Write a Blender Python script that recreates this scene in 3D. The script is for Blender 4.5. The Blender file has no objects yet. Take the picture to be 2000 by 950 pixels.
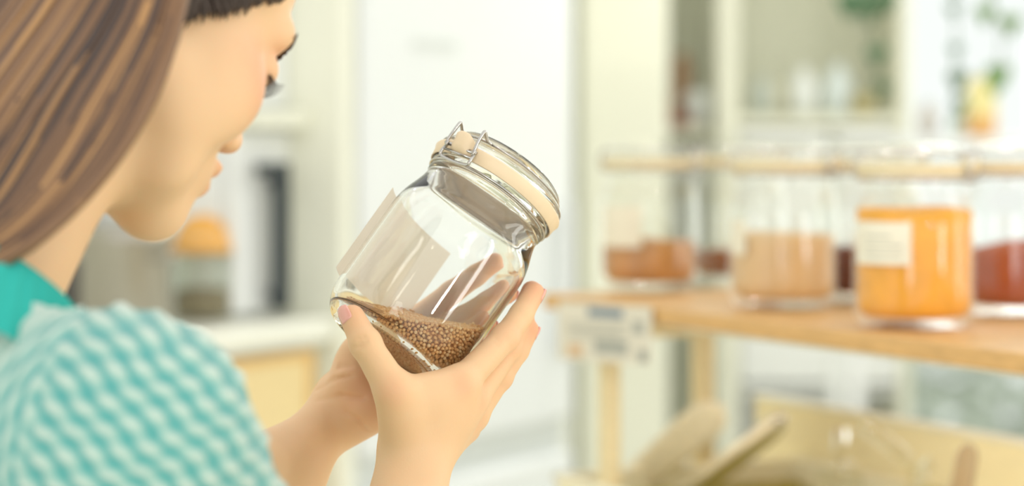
import bpy, math, random
import numpy as np
from mathutils import Vector, Matrix

# ------------------------------------------------------------ camera, world, lights, exposure
SC = bpy.context.scene
COL = SC.collection
F_PX, CAM_Z, HOR = 5000.0, 1.38, 260.0
cam_d = bpy.data.cameras.new('camera'); cam = bpy.data.objects.new('camera', cam_d); COL.objects.link(cam)
cam.location = (0, 0, CAM_Z); cam.rotation_euler = (math.pi/2, 0, 0)
cam_d.sensor_width = 36; cam_d.lens = 90; cam_d.shift_y = -(475-HOR)/2000
cam_d.clip_start = .05; cam_d.clip_end = 100
cam_d.dof.use_dof = True; cam_d.dof.focus_distance = 1.635; cam_d.dof.aperture_fstop = 3.9
cam_d.dof.aperture_blades = 0
SC.camera = cam
W = bpy.data.worlds.new('world'); SC.world = W; W.use_nodes = True
W.node_tree.nodes['Background'].inputs[0].default_value = (1.0, 1.0, .97, 1)
W.node_tree.nodes['Background'].inputs[1].default_value = 1.2
SC.view_settings.view_transform = 'Standard'; SC.view_settings.look = 'None'
SC.view_settings.exposure = -0.2; SC.view_settings.gamma = 1.0; SC.view_settings.use_curve_mapping = False
SC.cycles.max_bounces = 32; SC.cycles.transparent_max_bounces = 24
SC.cycles.transmission_bounces = 30; SC.cycles.glossy_bounces = 6; SC.cycles.diffuse_bounces = 4
SC.cycles.sample_clamp_indirect = 4.0
SC.cycles.use_denoising = True

def area(name, loc, target, sx, sy, power, col=(1, 1, 1)):
    l = bpy.data.lights.new(name, 'AREA'); l.shape = 'RECTANGLE'; l.size = sx; l.size_y = sy; l.energy = power; l.color = col
    o = bpy.data.objects.new(name, l); COL.objects.link(o); o.location = loc
    o.rotation_euler = (Vector(target)-Vector(loc)).to_track_quat('-Z', 'Y').to_euler(); return o
def bulb(name, loc, power, rad=.04, col=(1, .95, .86)):
    l = bpy.data.lights.new(name, 'POINT'); l.energy = power; l.shadow_soft_size = rad; l.color = col
    o = bpy.data.objects.new(name, l); COL.objects.link(o); o.location = loc; return o
# daylight from the glazed right side of the room, and the shop's ceiling bulbs
area('window_daylight', (2.95, -.10, 1.35), (0, 1.65, 1.3), .30, 1.1, 14, (1, .99, .95))
area('window_daylight', (2.95, 2.2, 1.75), (.3, 2.4, 1.0), .35, 1.5, 9, (1, .99, .95))
bulb('globe_lamp', (1.40, -.03, 1.535), 16, .07)
area('front_fill_light', (-.95, -1.3, 1.7), (.5, 2.8, .95), 1.0, 1.5, 22, (1, .99, .96))  # added fill to brighten the bins from the front; no window stands here
area('rear_window_daylight', (1.7, 6.7, 1.6), (.4, 2.6, 1.0), 1.2, 1.5, 16, (.97, 1, .98))
for i, (x, y, w) in enumerate([(-1.0, .9, 2), (.7, .3, 5), (1.4, 2.6, 7), (-.9, 2.9, 1.5), (.9, 5.2, 13), (.25, 1.9, 5), (1.55, 4.6, 13), (.35, 4.9, 9)]):
    bulb('ceiling_bulb', (x, y, 2.45), w, .018)

# ------------------------------------------------------------ helpers
rnd = random.Random(7)
rs = np.random.RandomState(5)
PI = math.pi
def P(px, py, Y):
    """point of the place seen in the photo at (px, py), Y metres in front of the lens"""
    return np.array([(px-1000)/F_PX*Y, Y, CAM_Z-(py-HOR)/F_PX*Y])
def srgb(r, g, b):
    f = lambda c: (c/255/12.92 if c/255 <= .04045 else ((c/255+.055)/1.055)**2.4)
    return (f(r), f(g), f(b), 1)
def mat(name, col, rough=.5, metal=0., vary=0., scale=20, bump=0., bscale=200, stretch=None, sss=0., coat=0., spec=.5, emis=None):
    m = bpy.data.materials.new(name); m.use_nodes = True
    nt = m.node_tree; n = nt.nodes; b = n['Principled BSDF']
    b.inputs['Base Color'].default_value = col; b.inputs['Roughness'].default_value = rough
    b.inputs['Metallic'].default_value = metal; b.inputs['Specular IOR Level'].default_value = spec
    if coat: b.inputs['Coat Weight'].default_value = coat; b.inputs['Coat Roughness'].default_value = .1
    if sss:
        b.inputs['Subsurface Weight'].default_value = sss
        b.inputs['Subsurface Radius'].default_value = (1, .35, .2); b.inputs['Subsurface Scale'].default_value = .008
    tc = n.new('ShaderNodeTexCoord'); mp = n.new('ShaderNodeMapping')
    nt.links.new(tc.outputs['Object'], mp.inputs[0])
    if stretch: mp.inputs['Scale'].default_value = stretch
    if vary:
        t = n.new('ShaderNodeTexNoise'); t.inputs['Scale'].default_value = scale; t.inputs['Detail'].default_value = 4
        nt.links.new(mp.outputs[0], t.inputs['Vector'])
        r = n.new('ShaderNodeMapRange'); r.inputs[1].default_value = .3; r.inputs[2].default_value = .7
        r.inputs[3].default_value = 1-vary; r.inputs[4].default_value = 1+vary*.6
        nt.links.new(t.outputs[0], r.inputs[0])
        h = n.new('ShaderNodeHueSaturation'); h.inputs['Color'].default_value = col
        nt.links.new(r.outputs[0], h.inputs['Value']); nt.links.new(h.outputs[0], b.inputs['Base Color'])
    if bump:
        t2 = n.new('ShaderNodeTexNoise'); t2.inputs['Scale'].default_value = bscale
        nt.links.new(mp.outputs[0], t2.inputs['Vector'])
        bp = n.new('ShaderNodeBump'); bp.inputs['Strength'].default_value = bump; bp.inputs['Distance'].default_value = .002
        nt.links.new(t2.outputs[0], bp.inputs['Height']); nt.links.new(bp.outputs[0], b.inputs['Normal'])
    if emis:
        b.inputs['Emission Color'].default_value = emis[0]; b.inputs['Emission Strength'].default_value = emis[1]
    return m
def attr_color(m, attr, ramp, vary=None):
    """drive the base colour by a float attribute through a colour ramp [(pos, col)...]"""
    nt = m.node_tree; n = nt.nodes; b = n['Principled BSDF']
    a = n.new('ShaderNodeAttribute'); a.attribute_name = attr
    r = n.new('ShaderNodeValToRGB'); e = r.color_ramp.elements
    while len(e) < len(ramp): e.new(.5)
    for k, (p, c) in enumerate(ramp): e[k].position = p; e[k].color = c
    nt.links.new(a.outputs['Fac'], r.inputs[0]); nt.links.new(r.outputs[0], b.inputs['Base Color'])
    return r
def paper_mat(name, col, through=.5, clear=.30):
    m = mat(name, col, .8, vary=.04, scale=30); nt = m.node_tree; n = nt.nodes
    t = n.new('ShaderNodeBsdfTranslucent'); t.inputs[0].default_value = col; mx = n.new('ShaderNodeMixShader'); mx.inputs[0].default_value = through
    nt.links.new(n['Principled BSDF'].outputs[0], mx.inputs[1]); nt.links.new(t.outputs[0], mx.inputs[2])
    tp = n.new('ShaderNodeBsdfTransparent'); m3 = n.new('ShaderNodeMixShader'); m3.inputs[0].default_value = clear
    nt.links.new(mx.outputs[0], m3.inputs[1]); nt.links.new(tp.outputs[0], m3.inputs[2]); nt.links.new(m3.outputs[0], n['Material Output'].inputs[0]); return m
def glass_mat(name, tint, refr=.5, rough=.0, ior=1.47):
    """glass wall: part straight-through, part refracting, with fresnel reflection"""
    m = bpy.data.materials.new(name); m.use_nodes = True; nt = m.node_tree; n = nt.nodes
    n.remove(n['Principled BSDF']); out = n['Material Output']
    tr = n.new('ShaderNodeBsdfTransparent'); tr.inputs[0].default_value = tint
    gl = n.new('ShaderNodeBsdfGlass'); gl.inputs['Color'].default_value = tint; gl.inputs['Roughness'].default_value = rough; gl.inputs['IOR'].default_value = ior
    go = n.new('ShaderNodeBsdfGlossy'); go.inputs['Roughness'].default_value = max(rough, .015); go.inputs['Color'].default_value = (1, 1, 1, 1)
    fr = n.new('ShaderNodeFresnel'); geo = n.new('ShaderNodeNewGeometry'); mr = n.new('ShaderNodeMapRange')
    mr.inputs[3].default_value = 1.45; mr.inputs[4].default_value = 1/1.45
    nt.links.new(geo.outputs['Backfacing'], mr.inputs[0]); nt.links.new(mr.outputs[0], fr.inputs[0])
    m1 = n.new('ShaderNodeMixShader'); m2 = n.new('ShaderNodeMixShader')
    nt.links.new(fr.outputs[0], m1.inputs[0]); nt.links.new(tr.outputs[0], m1.inputs[1]); nt.links.new(go.outputs[0], m1.inputs[2])
    m2.inputs[0].default_value = refr
    if refr >= 1: nt.links.new(gl.outputs[0], out.inputs[0])
    elif refr <= 0: nt.links.new(m1.outputs[0], out.inputs[0])
    else: nt.links.new(m1.outputs[0], m2.inputs[1]); nt.links.new(gl.outputs[0], m2.inputs[2]); nt.links.new(m2.outputs[0], out.inputs[0])
    return m

def tag(o, label=None, cat=None, group=None, kind=None):
    if label: o['label'] = label
    if cat: o['category'] = cat
    if group: o['group'] = group
    if kind: o['kind'] = kind
    return o
def empty(name, loc, label, cat, group=None, rot=None):
    o = bpy.data.objects.new(name, None); COL.objects.link(o); o.location = loc; o.empty_display_size = .02
    if rot is not None: o.rotation_euler = rot
    return tag(o, label, cat, group)
def mesh_obj(name, V, Fc, m, parent=None, smooth=True, world=False):
    me = bpy.data.meshes.new(name)
    V = np.asarray(V, dtype=np.float32)
    if isinstance(Fc, np.ndarray):
        nf, k = Fc.shape
        me.vertices.add(len(V)); me.vertices.foreach_set('co', V.ravel())
        me.loops.add(nf*k); me.loops.foreach_set('vertex_index', Fc.ravel().astype(np.int32))
        me.polygons.add(nf); me.polygons.foreach_set('loop_start', (np.arange(nf)*k).astype(np.int32))
        me.update(calc_edges=True)
    else:
        me.from_pydata([tuple(map(float, v)) for v in V], [], [tuple(int(i) for i in f) for f in Fc])
    me.validate(); me.update()
    me.polygons.foreach_set('use_smooth', np.full(len(me.polygons), smooth))
    if m: me.materials.append(m)
    o = bpy.data.objects.new(name, me); COL.objects.link(o)
    if parent:
        o.parent = parent
        if world: o.matrix_parent_inverse = parent_world(parent).inverted()
    return o
def parent_world(p):
    M = Matrix.LocRotScale(p.location, p.rotation_euler.to_quaternion() if p.rotation_mode != 'QUATERNION' else p.rotation_quaternion, p.scale)
    return parent_world(p.parent) @ p.matrix_parent_inverse @ M if p.parent else M
def copy_tree(o, parent=None):
    c = o.copy(); COL.objects.link(c)
    if parent: c.parent = parent
    for ch in [x for x in o.children]: copy_tree(ch, c)
    return c
def fattr(o, name, vals):
    a = o.data.attributes.new(name, 'FLOAT', 'POINT'); a.data.foreach_set('value', np.asarray(vals, dtype=np.float32))

class MB:
    """collects simple shapes into one mesh"""
    def __init__(s): s.V = []; s.F = []
    def add(s, V, Fc):
        k = len(s.V); s.V += [tuple(v) for v in V]; s.F += [tuple(i+k for i in f) for f in Fc]; return s
    def box(s, c, d, bev=0.0, M=None):
        """box with chamfered edges, centre c, size d"""
        x, y, z = d[0]/2, d[1]/2, d[2]/2; b = min(bev, x*.9, y*.9, z*.9)
        pts = []
        if b <= 0:
            V = [(sx*x, sy*y, sz*z) for sx in (-1, 1) for sy in (-1, 1) for sz in (-1, 1)]
            Fc = [(0, 1, 3, 2), (4, 6, 7, 5), (0, 4, 5, 1), (2, 3, 7, 6), (0, 2, 6, 4), (1, 5, 7, 3)]
        else:
            V = []; idx = {}
            for sx in (-1, 1):
                for sy in (-1, 1):
                    for sz in (-1, 1):
                        for ax in range(3):
                            p = [sx*(x-b), sy*(y-b), sz*(z-b)]; p[ax] = (sx*x, sy*y, sz*z)[ax]
                            idx[(sx, sy, sz, ax)] = len(V); V.append(tuple(p))
            Fc = []
            for ax in range(3):
                o1, o2 = [(1, 2), (2, 0), (0, 1)][ax]
                for sg in (-1, 1):
                    q = []
                    for a1, a2 in ((-1, -1), (1, -1), (1, 1), (-1, 1)):
                        k = [0, 0, 0]; k[ax] = sg; k[o1] = a1; k[o2] = a2; q.append(idx[(*k, ax)])
                    Fc.append(tuple(q if sg > 0 else q[::-1]))
            for ax in range(3):
                o1, o2 = [(1, 2), (2, 0), (0, 1)][ax]
                for a1 in (-1, 1):
                    for a2 in (-1, 1):
                        def g(v, w):
                            k = [0, 0, 0]; k[ax] = v; k[o1] = a1; k[o2] = a2; return idx[(*k, w)]
                        q = [g(-1, o1), g(1, o1), g(1, o2), g(-1, o2)]
                        Fc.append(tuple(q if a1*a2 < 0 else q[::-1]))
            for sx in (-1, 1):
                for sy in (-1, 1):
                    for sz in (-1, 1):
                        q = [idx[(sx, sy, sz, a)] for a in range(3)]
                        Fc.append(tuple(q if sx*sy*sz > 0 else q[::-1]))
        V = [Vector(v)+Vector(c) for v in V]
        if M is not None: V = [M @ v for v in V]
        return s.add([tuple(v) for v in V], Fc)
    def lathe(s, prof, n=48, M=None, closed=False, c=(0, 0, 0)):
        V = []; Fc = []; m = len(prof)
        for r, z in prof:
            for i in range(n):
                a = 2*PI*i/n; V.append(Vector((c[0]+max(r, 1e-5)*math.cos(a), c[1]+max(r, 1e-5)*math.sin(a), c[2]+z)))
        for j in range(m if closed else m-1):
            for i in range(n):
                j2 = (j+1) % m; i2 = (i+1) % n
                Fc.append((j*n+i, j*n+i2, j2*n+i2, j2*n+i))
        if M is not None: V = [M @ v for v in V]
        return s.add([tuple(v) for v in V], Fc)
    def tube(s, pts, r, n=8, closed=False, flat=None, up=None):
        """tube along points; r number or list; flat = (ratio) squashes along 'up'"""
        pts = [Vector(p) for p in pts]; m = len(pts); R = r if isinstance(r, (list, tuple, np.ndarray)) else [r]*m
        V = []; prev = None
        for i, p in enumerate(pts):
            t = (pts[(i+1) % m]-pts[i-1]) if closed else (pts[min(i+1, m-1)]-pts[max(i-1, 0)])
            t.normalize()
            if prev is None:
                u = Vector(up) if up is not None else (Vector((0, 0, 1)) if abs(t.z) < .9 else Vector((1, 0, 0)))
                prev = (u-t*u.dot(t)).normalized()
            prev = (prev-t*prev.dot(t)).normalized(); b = t.cross(prev)
            for k in range(n):
                a = 2*PI*k/n
                V.append(p+prev*(math.cos(a)*R[i]*(flat or 1))+b*(math.sin(a)*R[i]))
        Fc = []
        for i in range(m if closed else m-1):
            i2 = (i+1) % m
            for k in range(n):
                k2 = (k+1) % n; Fc.append((i*n+k, i*n+k2, i2*n+k2, i2*n+k))
        if not closed: Fc += [tuple(range(n))[::-1], tuple((m-1)*n+k for k in range(n))]
        return s.add([tuple(v) for v in V], Fc)
    def build(s, name, m, parent=None, smooth=False, world=False):
        o = mesh_obj(name, s.V, s.F, m, parent, smooth, world)
        return o
def chaikin(pr, it=2, closed=False):
    for _ in range(it):
        q = [] if closed else [pr[0]]
        for a, b in zip(pr, pr[1:]+([pr[0]] if closed else [])):
            q += [(a[0]*.75+b[0]*.25, a[1]*.75+b[1]*.25), (a[0]*.25+b[0]*.75, a[1]*.25+b[1]*.75)]
        pr = q if closed else q+[pr[-1]]
    return pr
def catmull(pts, n=8, closed=False):
    pts = [np.asarray(p, float) for p in pts]; out = []; m = len(pts)
    for i in range(m if closed else m-1):
        p0 = pts[i-1] if (closed or i > 0) else 2*pts[0]-pts[1]
        p1 = pts[i]; p2 = pts[(i+1) % m]
        p3 = pts[(i+2) % m] if (closed or i+2 < m) else 2*pts[-1]-pts[-2]
        for k in range(n):
            t = k/n
            out.append(.5*((2*p1)+(-p0+p2)*t+(2*p0-5*p1+4*p2-p3)*t*t+(-p0+3*p1-3*p2+p3)*t**3))
    if not closed: out.append(pts[-1])
    return out

# ---- signed-distance modelling for the figure: smooth unions, meshed with surface nets
def smin(a, b, k):
    h = np.maximum(k-np.abs(a-b), 0)/k
    return np.minimum(a, b)-h*h*k*.25
class Prim:
    def __init__(s, f, c, R, k, op='+'): s.f = f; s.c = np.asarray(c, float); s.R = R; s.k = k; s.op = op
def cone(a, b, ra, rb, k=.01, op='+'):
    a = np.asarray(a, float); b = np.asarray(b, float); ab = b-a; L2 = ab@ab
    def f(p):
        pa = p-a; t = np.clip((pa@ab)/L2, 0, 1)
        return np.linalg.norm(pa-t[:, None]*ab, axis=1)-(ra+(rb-ra)*t)
    return Prim(f, (a+b)/2, math.sqrt(L2)/2+max(ra, rb), k, op)
def ell(c, r, k=.01, op='+', rot=None):
    c = np.asarray(c, float); r = np.asarray(r, float); Rm = None if rot is None else np.asarray(rot, float)
    def f(p):
        q = p-c
        if Rm is not None: q = q@Rm
        k0 = np.linalg.norm(q/r, axis=1); k1 = np.linalg.norm(q/(r*r), axis=1)+1e-9
        return k0*(k0-1)/k1
    return Prim(f, c, r.max(), k, op)
def group(prims, k=.01, op='+', R3=None, O=None):
    """nested prims, optionally in a local frame (columns of R3 at O)"""
    if R3 is None: R3 = np.eye(3); O = np.zeros(3)
    cs = np.array([p.c for p in prims if p.op == '+']); c = cs.mean(0); R = max(np.linalg.norm(p.c-c)+p.R for p in prims if p.op == '+')
    s2 = float(R3[:, 0]@R3[:, 0])       # frames may carry a uniform scale
    def f(p):
        return evalp(prims, (p-O)@R3/s2)*math.sqrt(s2)
    return Prim(f, R3@c+O, R, k, op)
def evalp(prims, p):
    d = np.full(len(p), .2)
    for q in prims:
        v = q.f(p)
        if q.op == '+': d = smin(d, v, q.k)
        else: d = -smin(-d, v, q.k)
    return d
def sdf_mesh(prims, lo, hi, h, post=None, B=14):
    lo = np.asarray(lo, float); n = np.ceil((np.asarray(hi)-lo)/h).astype(int)+1
    nb = np.ceil((n-1)/B).astype(int); n = nb*B+1
    V = np.full(n, .05, np.float32)
    bi = np.stack(np.meshgrid(*[np.arange(k) for k in nb], indexing='ij'), -1).reshape(-1, 3)
    cen = lo+(bi+.5)*B*h; half = B*h*math.sqrt(3)/2
    dc = np.concatenate([evalp(prims, cen[i:i+20000]) for i in range(0, len(cen), 20000)])
    off = np.stack(np.meshgrid(*[np.arange(B+1)]*3, indexing='ij'), -1).reshape(-1, 3)
    for b, c, d in zip(bi, cen, dc):
        s = b*B; sl = tuple(slice(s[i], s[i]+B+1) for i in range(3))
        if abs(d) > half*1.25+.006:
            if d < 0: V[sl] = -.05
            continue
        near = [q for q in prims if np.linalg.norm(q.c-c) < q.R+half+q.k*1.2+.004]
        if not near: continue
        pts = lo+(s+off)*h
        V[sl] = evalp(near, pts).reshape(B+1, B+1, B+1)
    S = V < 0
    act = np.zeros(tuple(k-1 for k in n), bool); first = S[:-1, :-1, :-1]
    for dx in (0, 1):
        for dy in (0, 1):
            for dz in (0, 1):
                act |= S[dx:n[0]-1+dx, dy:n[1]-1+dy, dz:n[2]-1+dz] != first
    ci = np.argwhere(act); idx = np.full(act.shape, -1, np.int32); idx[tuple(ci.T)] = np.arange(len(ci))
    acc = np.zeros((len(ci), 3)); cnt = np.zeros(len(ci))
    for ax in range(3):
        o1, o2 = [a for a in range(3) if a != ax]
        for a1 in (0, 1):
            for a2 in (0, 1):
                p = np.zeros(3, int); p[o1] = a1; p[o2] = a2; q = p.copy(); q[ax] = 1
                va = V[tuple((ci+p).T)]; vb = V[tuple((ci+q).T)]
                m = (va < 0) != (vb < 0); t = np.where(m, va/np.where(m, va-vb, 1), 0)
                pt = np.tile(p.astype(float), (len(ci), 1)); pt[:, ax] = t
                acc[m] += pt[m]; cnt[m] += 1
    vert = lo+(ci+acc/cnt[:, None])*h
    faces = []
    for ax in range(3):
        o1, o2 = (ax+1) % 3, (ax+2) % 3
        sa = [slice(None)]*3; sb = [slice(None)]*3; sa[ax] = slice(0, -1); sb[ax] = slice(1, None)
        A = S[tuple(sa)]; Bv = S[tuple(sb)]; e = np.argwhere(A != Bv)
        ok = (e[:, o1] > 0) & (e[:, o2] > 0) & (e[:, o1] < n[o1]-1) & (e[:, o2] < n[o2]-1); e = e[ok]
        ins = A[tuple(e.T)]
        c = []
        for a1, a2 in ((0, 0), (-1, 0), (-1, -1), (0, -1)):
            q = e.copy(); q[:, o1] += a1; q[:, o2] += a2; c.append(idx[tuple(q.T)])
        Fq = np.stack(c, 1); Fq[~ins] = Fq[~ins][:, ::-1]; faces.append(Fq)
    return trim((vert, np.concatenate(faces)), lambda v: np.ones(len(v), bool))
def merge_meshes(L):
    V = []; Fq = []; k = 0
    for v, f in L: V.append(v); Fq.append(f+k); k += len(v)
    return np.concatenate(V), np.concatenate(Fq)
def trim(VF, keep):
    v, f = VF; m = keep(v); f = f[m[f].all(1)]; used = np.zeros(len(v), bool); used[f.ravel()] = True
    new = np.cumsum(used)-1; return v[used], new[f]
def smooth_mesh(v, f, it=2, lam=.5):
    for _ in range(it):
        s = np.zeros_like(v); c = np.zeros(len(v))
        for a, b in ((0, 1), (1, 2), (2, 3), (3, 0)):
            for i in range(3):
                s[:, i] += np.bincount(f[:, a], v[f[:, b], i], len(v))+np.bincount(f[:, b], v[f[:, a], i], len(v))
            c += np.bincount(f[:, a], minlength=len(v))+np.bincount(f[:, b], minlength=len(v))
        v = v+lam*(s/np.maximum(c, 1)[:, None]-v)
    return v
def vnormals(v, f):
    n = np.cross(v[f[:, 2]]-v[f[:, 0]], v[f[:, 3]]-v[f[:, 1]]); o = np.zeros_like(v)
    for k in range(4):
        for i in range(3): o[:, i] += np.bincount(f[:, k], n[:, i], len(v))
    return o/(np.linalg.norm(o, axis=1)[:, None]+1e-12)

# ------------------------------------------------------------ the room
M_WALL = mat('wall_paint', srgb(234, 236, 226), .85, vary=.03, scale=3, bump=.1, bscale=120)
M_WALLG = mat('wall_paint_sage', srgb(234, 236, 218), .85, vary=.03, scale=3)
M_FLOOR = mat('floor_vinyl', srgb(228, 226, 214), .45, vary=.06, scale=2)
M_CEIL = mat('ceiling_paint', srgb(240, 240, 234), .9)
M_WHITE = mat('white_lacquer', srgb(238, 240, 238), .35, vary=.02, scale=4)
M_CREAM = mat('cream_paint', srgb(239, 239, 222), .55, vary=.03, scale=5)
def struct(name, mb, m): o = mb.build(name, m); o['kind'] = 'structure'; return o
struct('floor', MB().box((.6, 3, -.05), (6.4, 9.4, .1)), M_FLOOR)
struct('ceiling', MB().box((.6, 6.6, 2.75), (6.4, 2.2, .1)), M_CEIL)
BY = 6.9                                   # face of the back wall
# back wall with a tall window opening from X = 1.0 to 2.35
wb = MB().box((-.6, BY+.08, 1.35), (3.2, .16, 2.7)).box((1.68, BY+.08, 2.58), (1.36, .16, .24)).box((1.68, BY+.08, .1), (1.36, .16, .2)).box((2.86, BY+.08, 1.35), (1.0, .16, 2.7))
struct('wall_back', wb, M_WALLG)
# right wall with a wide window
wr = MB().box((3.3, 3.1, .35), (.16, 8.0, .7)).box((3.3, 3.1, 2.55), (.16, 8.0, .3)).box((3.3, -.70, 1.5), (.16, .4, 1.8)).box((3.3, 6.6, 1.5), (.16, .9, 1.8))
struct('wall_right', wr, M_WALL)
WX = lambda Y: -.12+.55*(Y-4.6)            # the left wall and everything built along it runs at this slant
wd = V3w = np.array([.55, 1, 0])/math.hypot(.55, 1); wn = np.array([wd[1], -wd[0], 0])   # along the wall, out of the wall into the room
WANG = math.atan2(wd[1], wd[0])
WO = np.array([-.12, 4.6, 0])
class Along(float):
    """distance along the slanted wall that remembers the column it was read from"""
    px = None
def onwall(px, y=0.):
    """distance along the slanted left wall, at depth y behind its face, of the point seen at column px"""
    k = (px-1000)/F_PX; o = WO-wn*y; t = (k*o[1]-o[0])/(wd[0]-k*wd[1]); r = Along(t); r.px = px; return r
WM = Matrix(((wd[0], -wn[0], 0, WO[0]), (wd[1], -wn[1], 0, WO[1]), (0, 0, 1, 0), (0, 0, 0, 1)))   # local x along the wall, y into the wall
def wbox(m, x0, x1, y0, y1, z0, z1, bev=0.): return m.box(((x0+x1)/2, (y0+y1)/2, (z0+z1)/2), (x1-x0, y1-y0, z1-z0), bev, WM)
struct('wall_left', wbox(MB(), -5.2, 2.9, .62, .78, 0, 2.7), M_WALL)
# window in the back wall: frame, mullions, panes
M_PANE = glass_mat('window_glass', (.96, .985, .98, 1), .0)
wf = MB()
for x in (1.03, 1.47, 1.90, 2.33): wf.box((x, BY+.02, 1.33), (.06, .1, 2.26), .006)
for z in (.23, .98, 2.43): wf.box((1.68, BY+.02, z), (1.34, .08, .06), .006)
w1 = struct('window_1', wf, M_CREAM)
for k, x in enumerate((1.25, 1.685, 2.115)):
    for z0, z1 in ((.26, .95), (1.01, 2.40)):
        MB().box((x, BY+.03, (z0+z1)/2), (.37, .006, z1-z0)).build('pane', M_PANE, w1)
wf = MB()
for y in (-.47, .65, 2.0, 3.4, 4.8, 6.1): wf.box((3.28, y, 1.55), (.1, .07, 1.7), .006)
for z in (.73, 2.37): wf.box((3.28, 2.83, z), (.08, 6.6, .06), .006)
w2 = struct('window_2', wf, M_CREAM)
for y0, y1 in ((-.44, .62), (.68, 1.97), (2.03, 3.37), (3.43, 4.77), (4.83, 6.07)):
    MB().box((3.29, (y0+y1)/2, 1.55), (.006, y1-y0, 1.58)).build('pane', M_PANE, w2)
# cream pilaster at the end of the slanted wall
struct('trim_1', MB().box((.255, 5.95, 1.35), (.20, .30, 2.7), .01), M_CREAM)
struct('trim_2', MB().box((.125, 5.95, 1.35), (.05, .24, 2.7), .01), M_WALL)
# ------------------------------------------------------------ swing-top glass jars
M_GLASS = glass_mat('jar_glass', (.997, .999, .994, 1), 1)
M_GLASS_BACK = glass_mat('shelf_jar_glass', (.985, .988, .98, 1), 0)
M_LIDGLASS = glass_mat('lid_glass', (.997, .999, .99, 1), 1)
M_RUBBER = mat('gasket_rubber', srgb(240, 216, 180), .45, vary=.04, scale=60)
M_WIRE = mat('clasp_steel', (.55, .53, .50, 1), .22, metal=1.)
M_PAPER = mat('label_paper', srgb(226, 208, 186), .7, vary=.05, scale=40)
M_PAPERW = mat('label_paper_pale', srgb(242, 236, 214), .7, vary=.05, scale=40)

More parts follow.
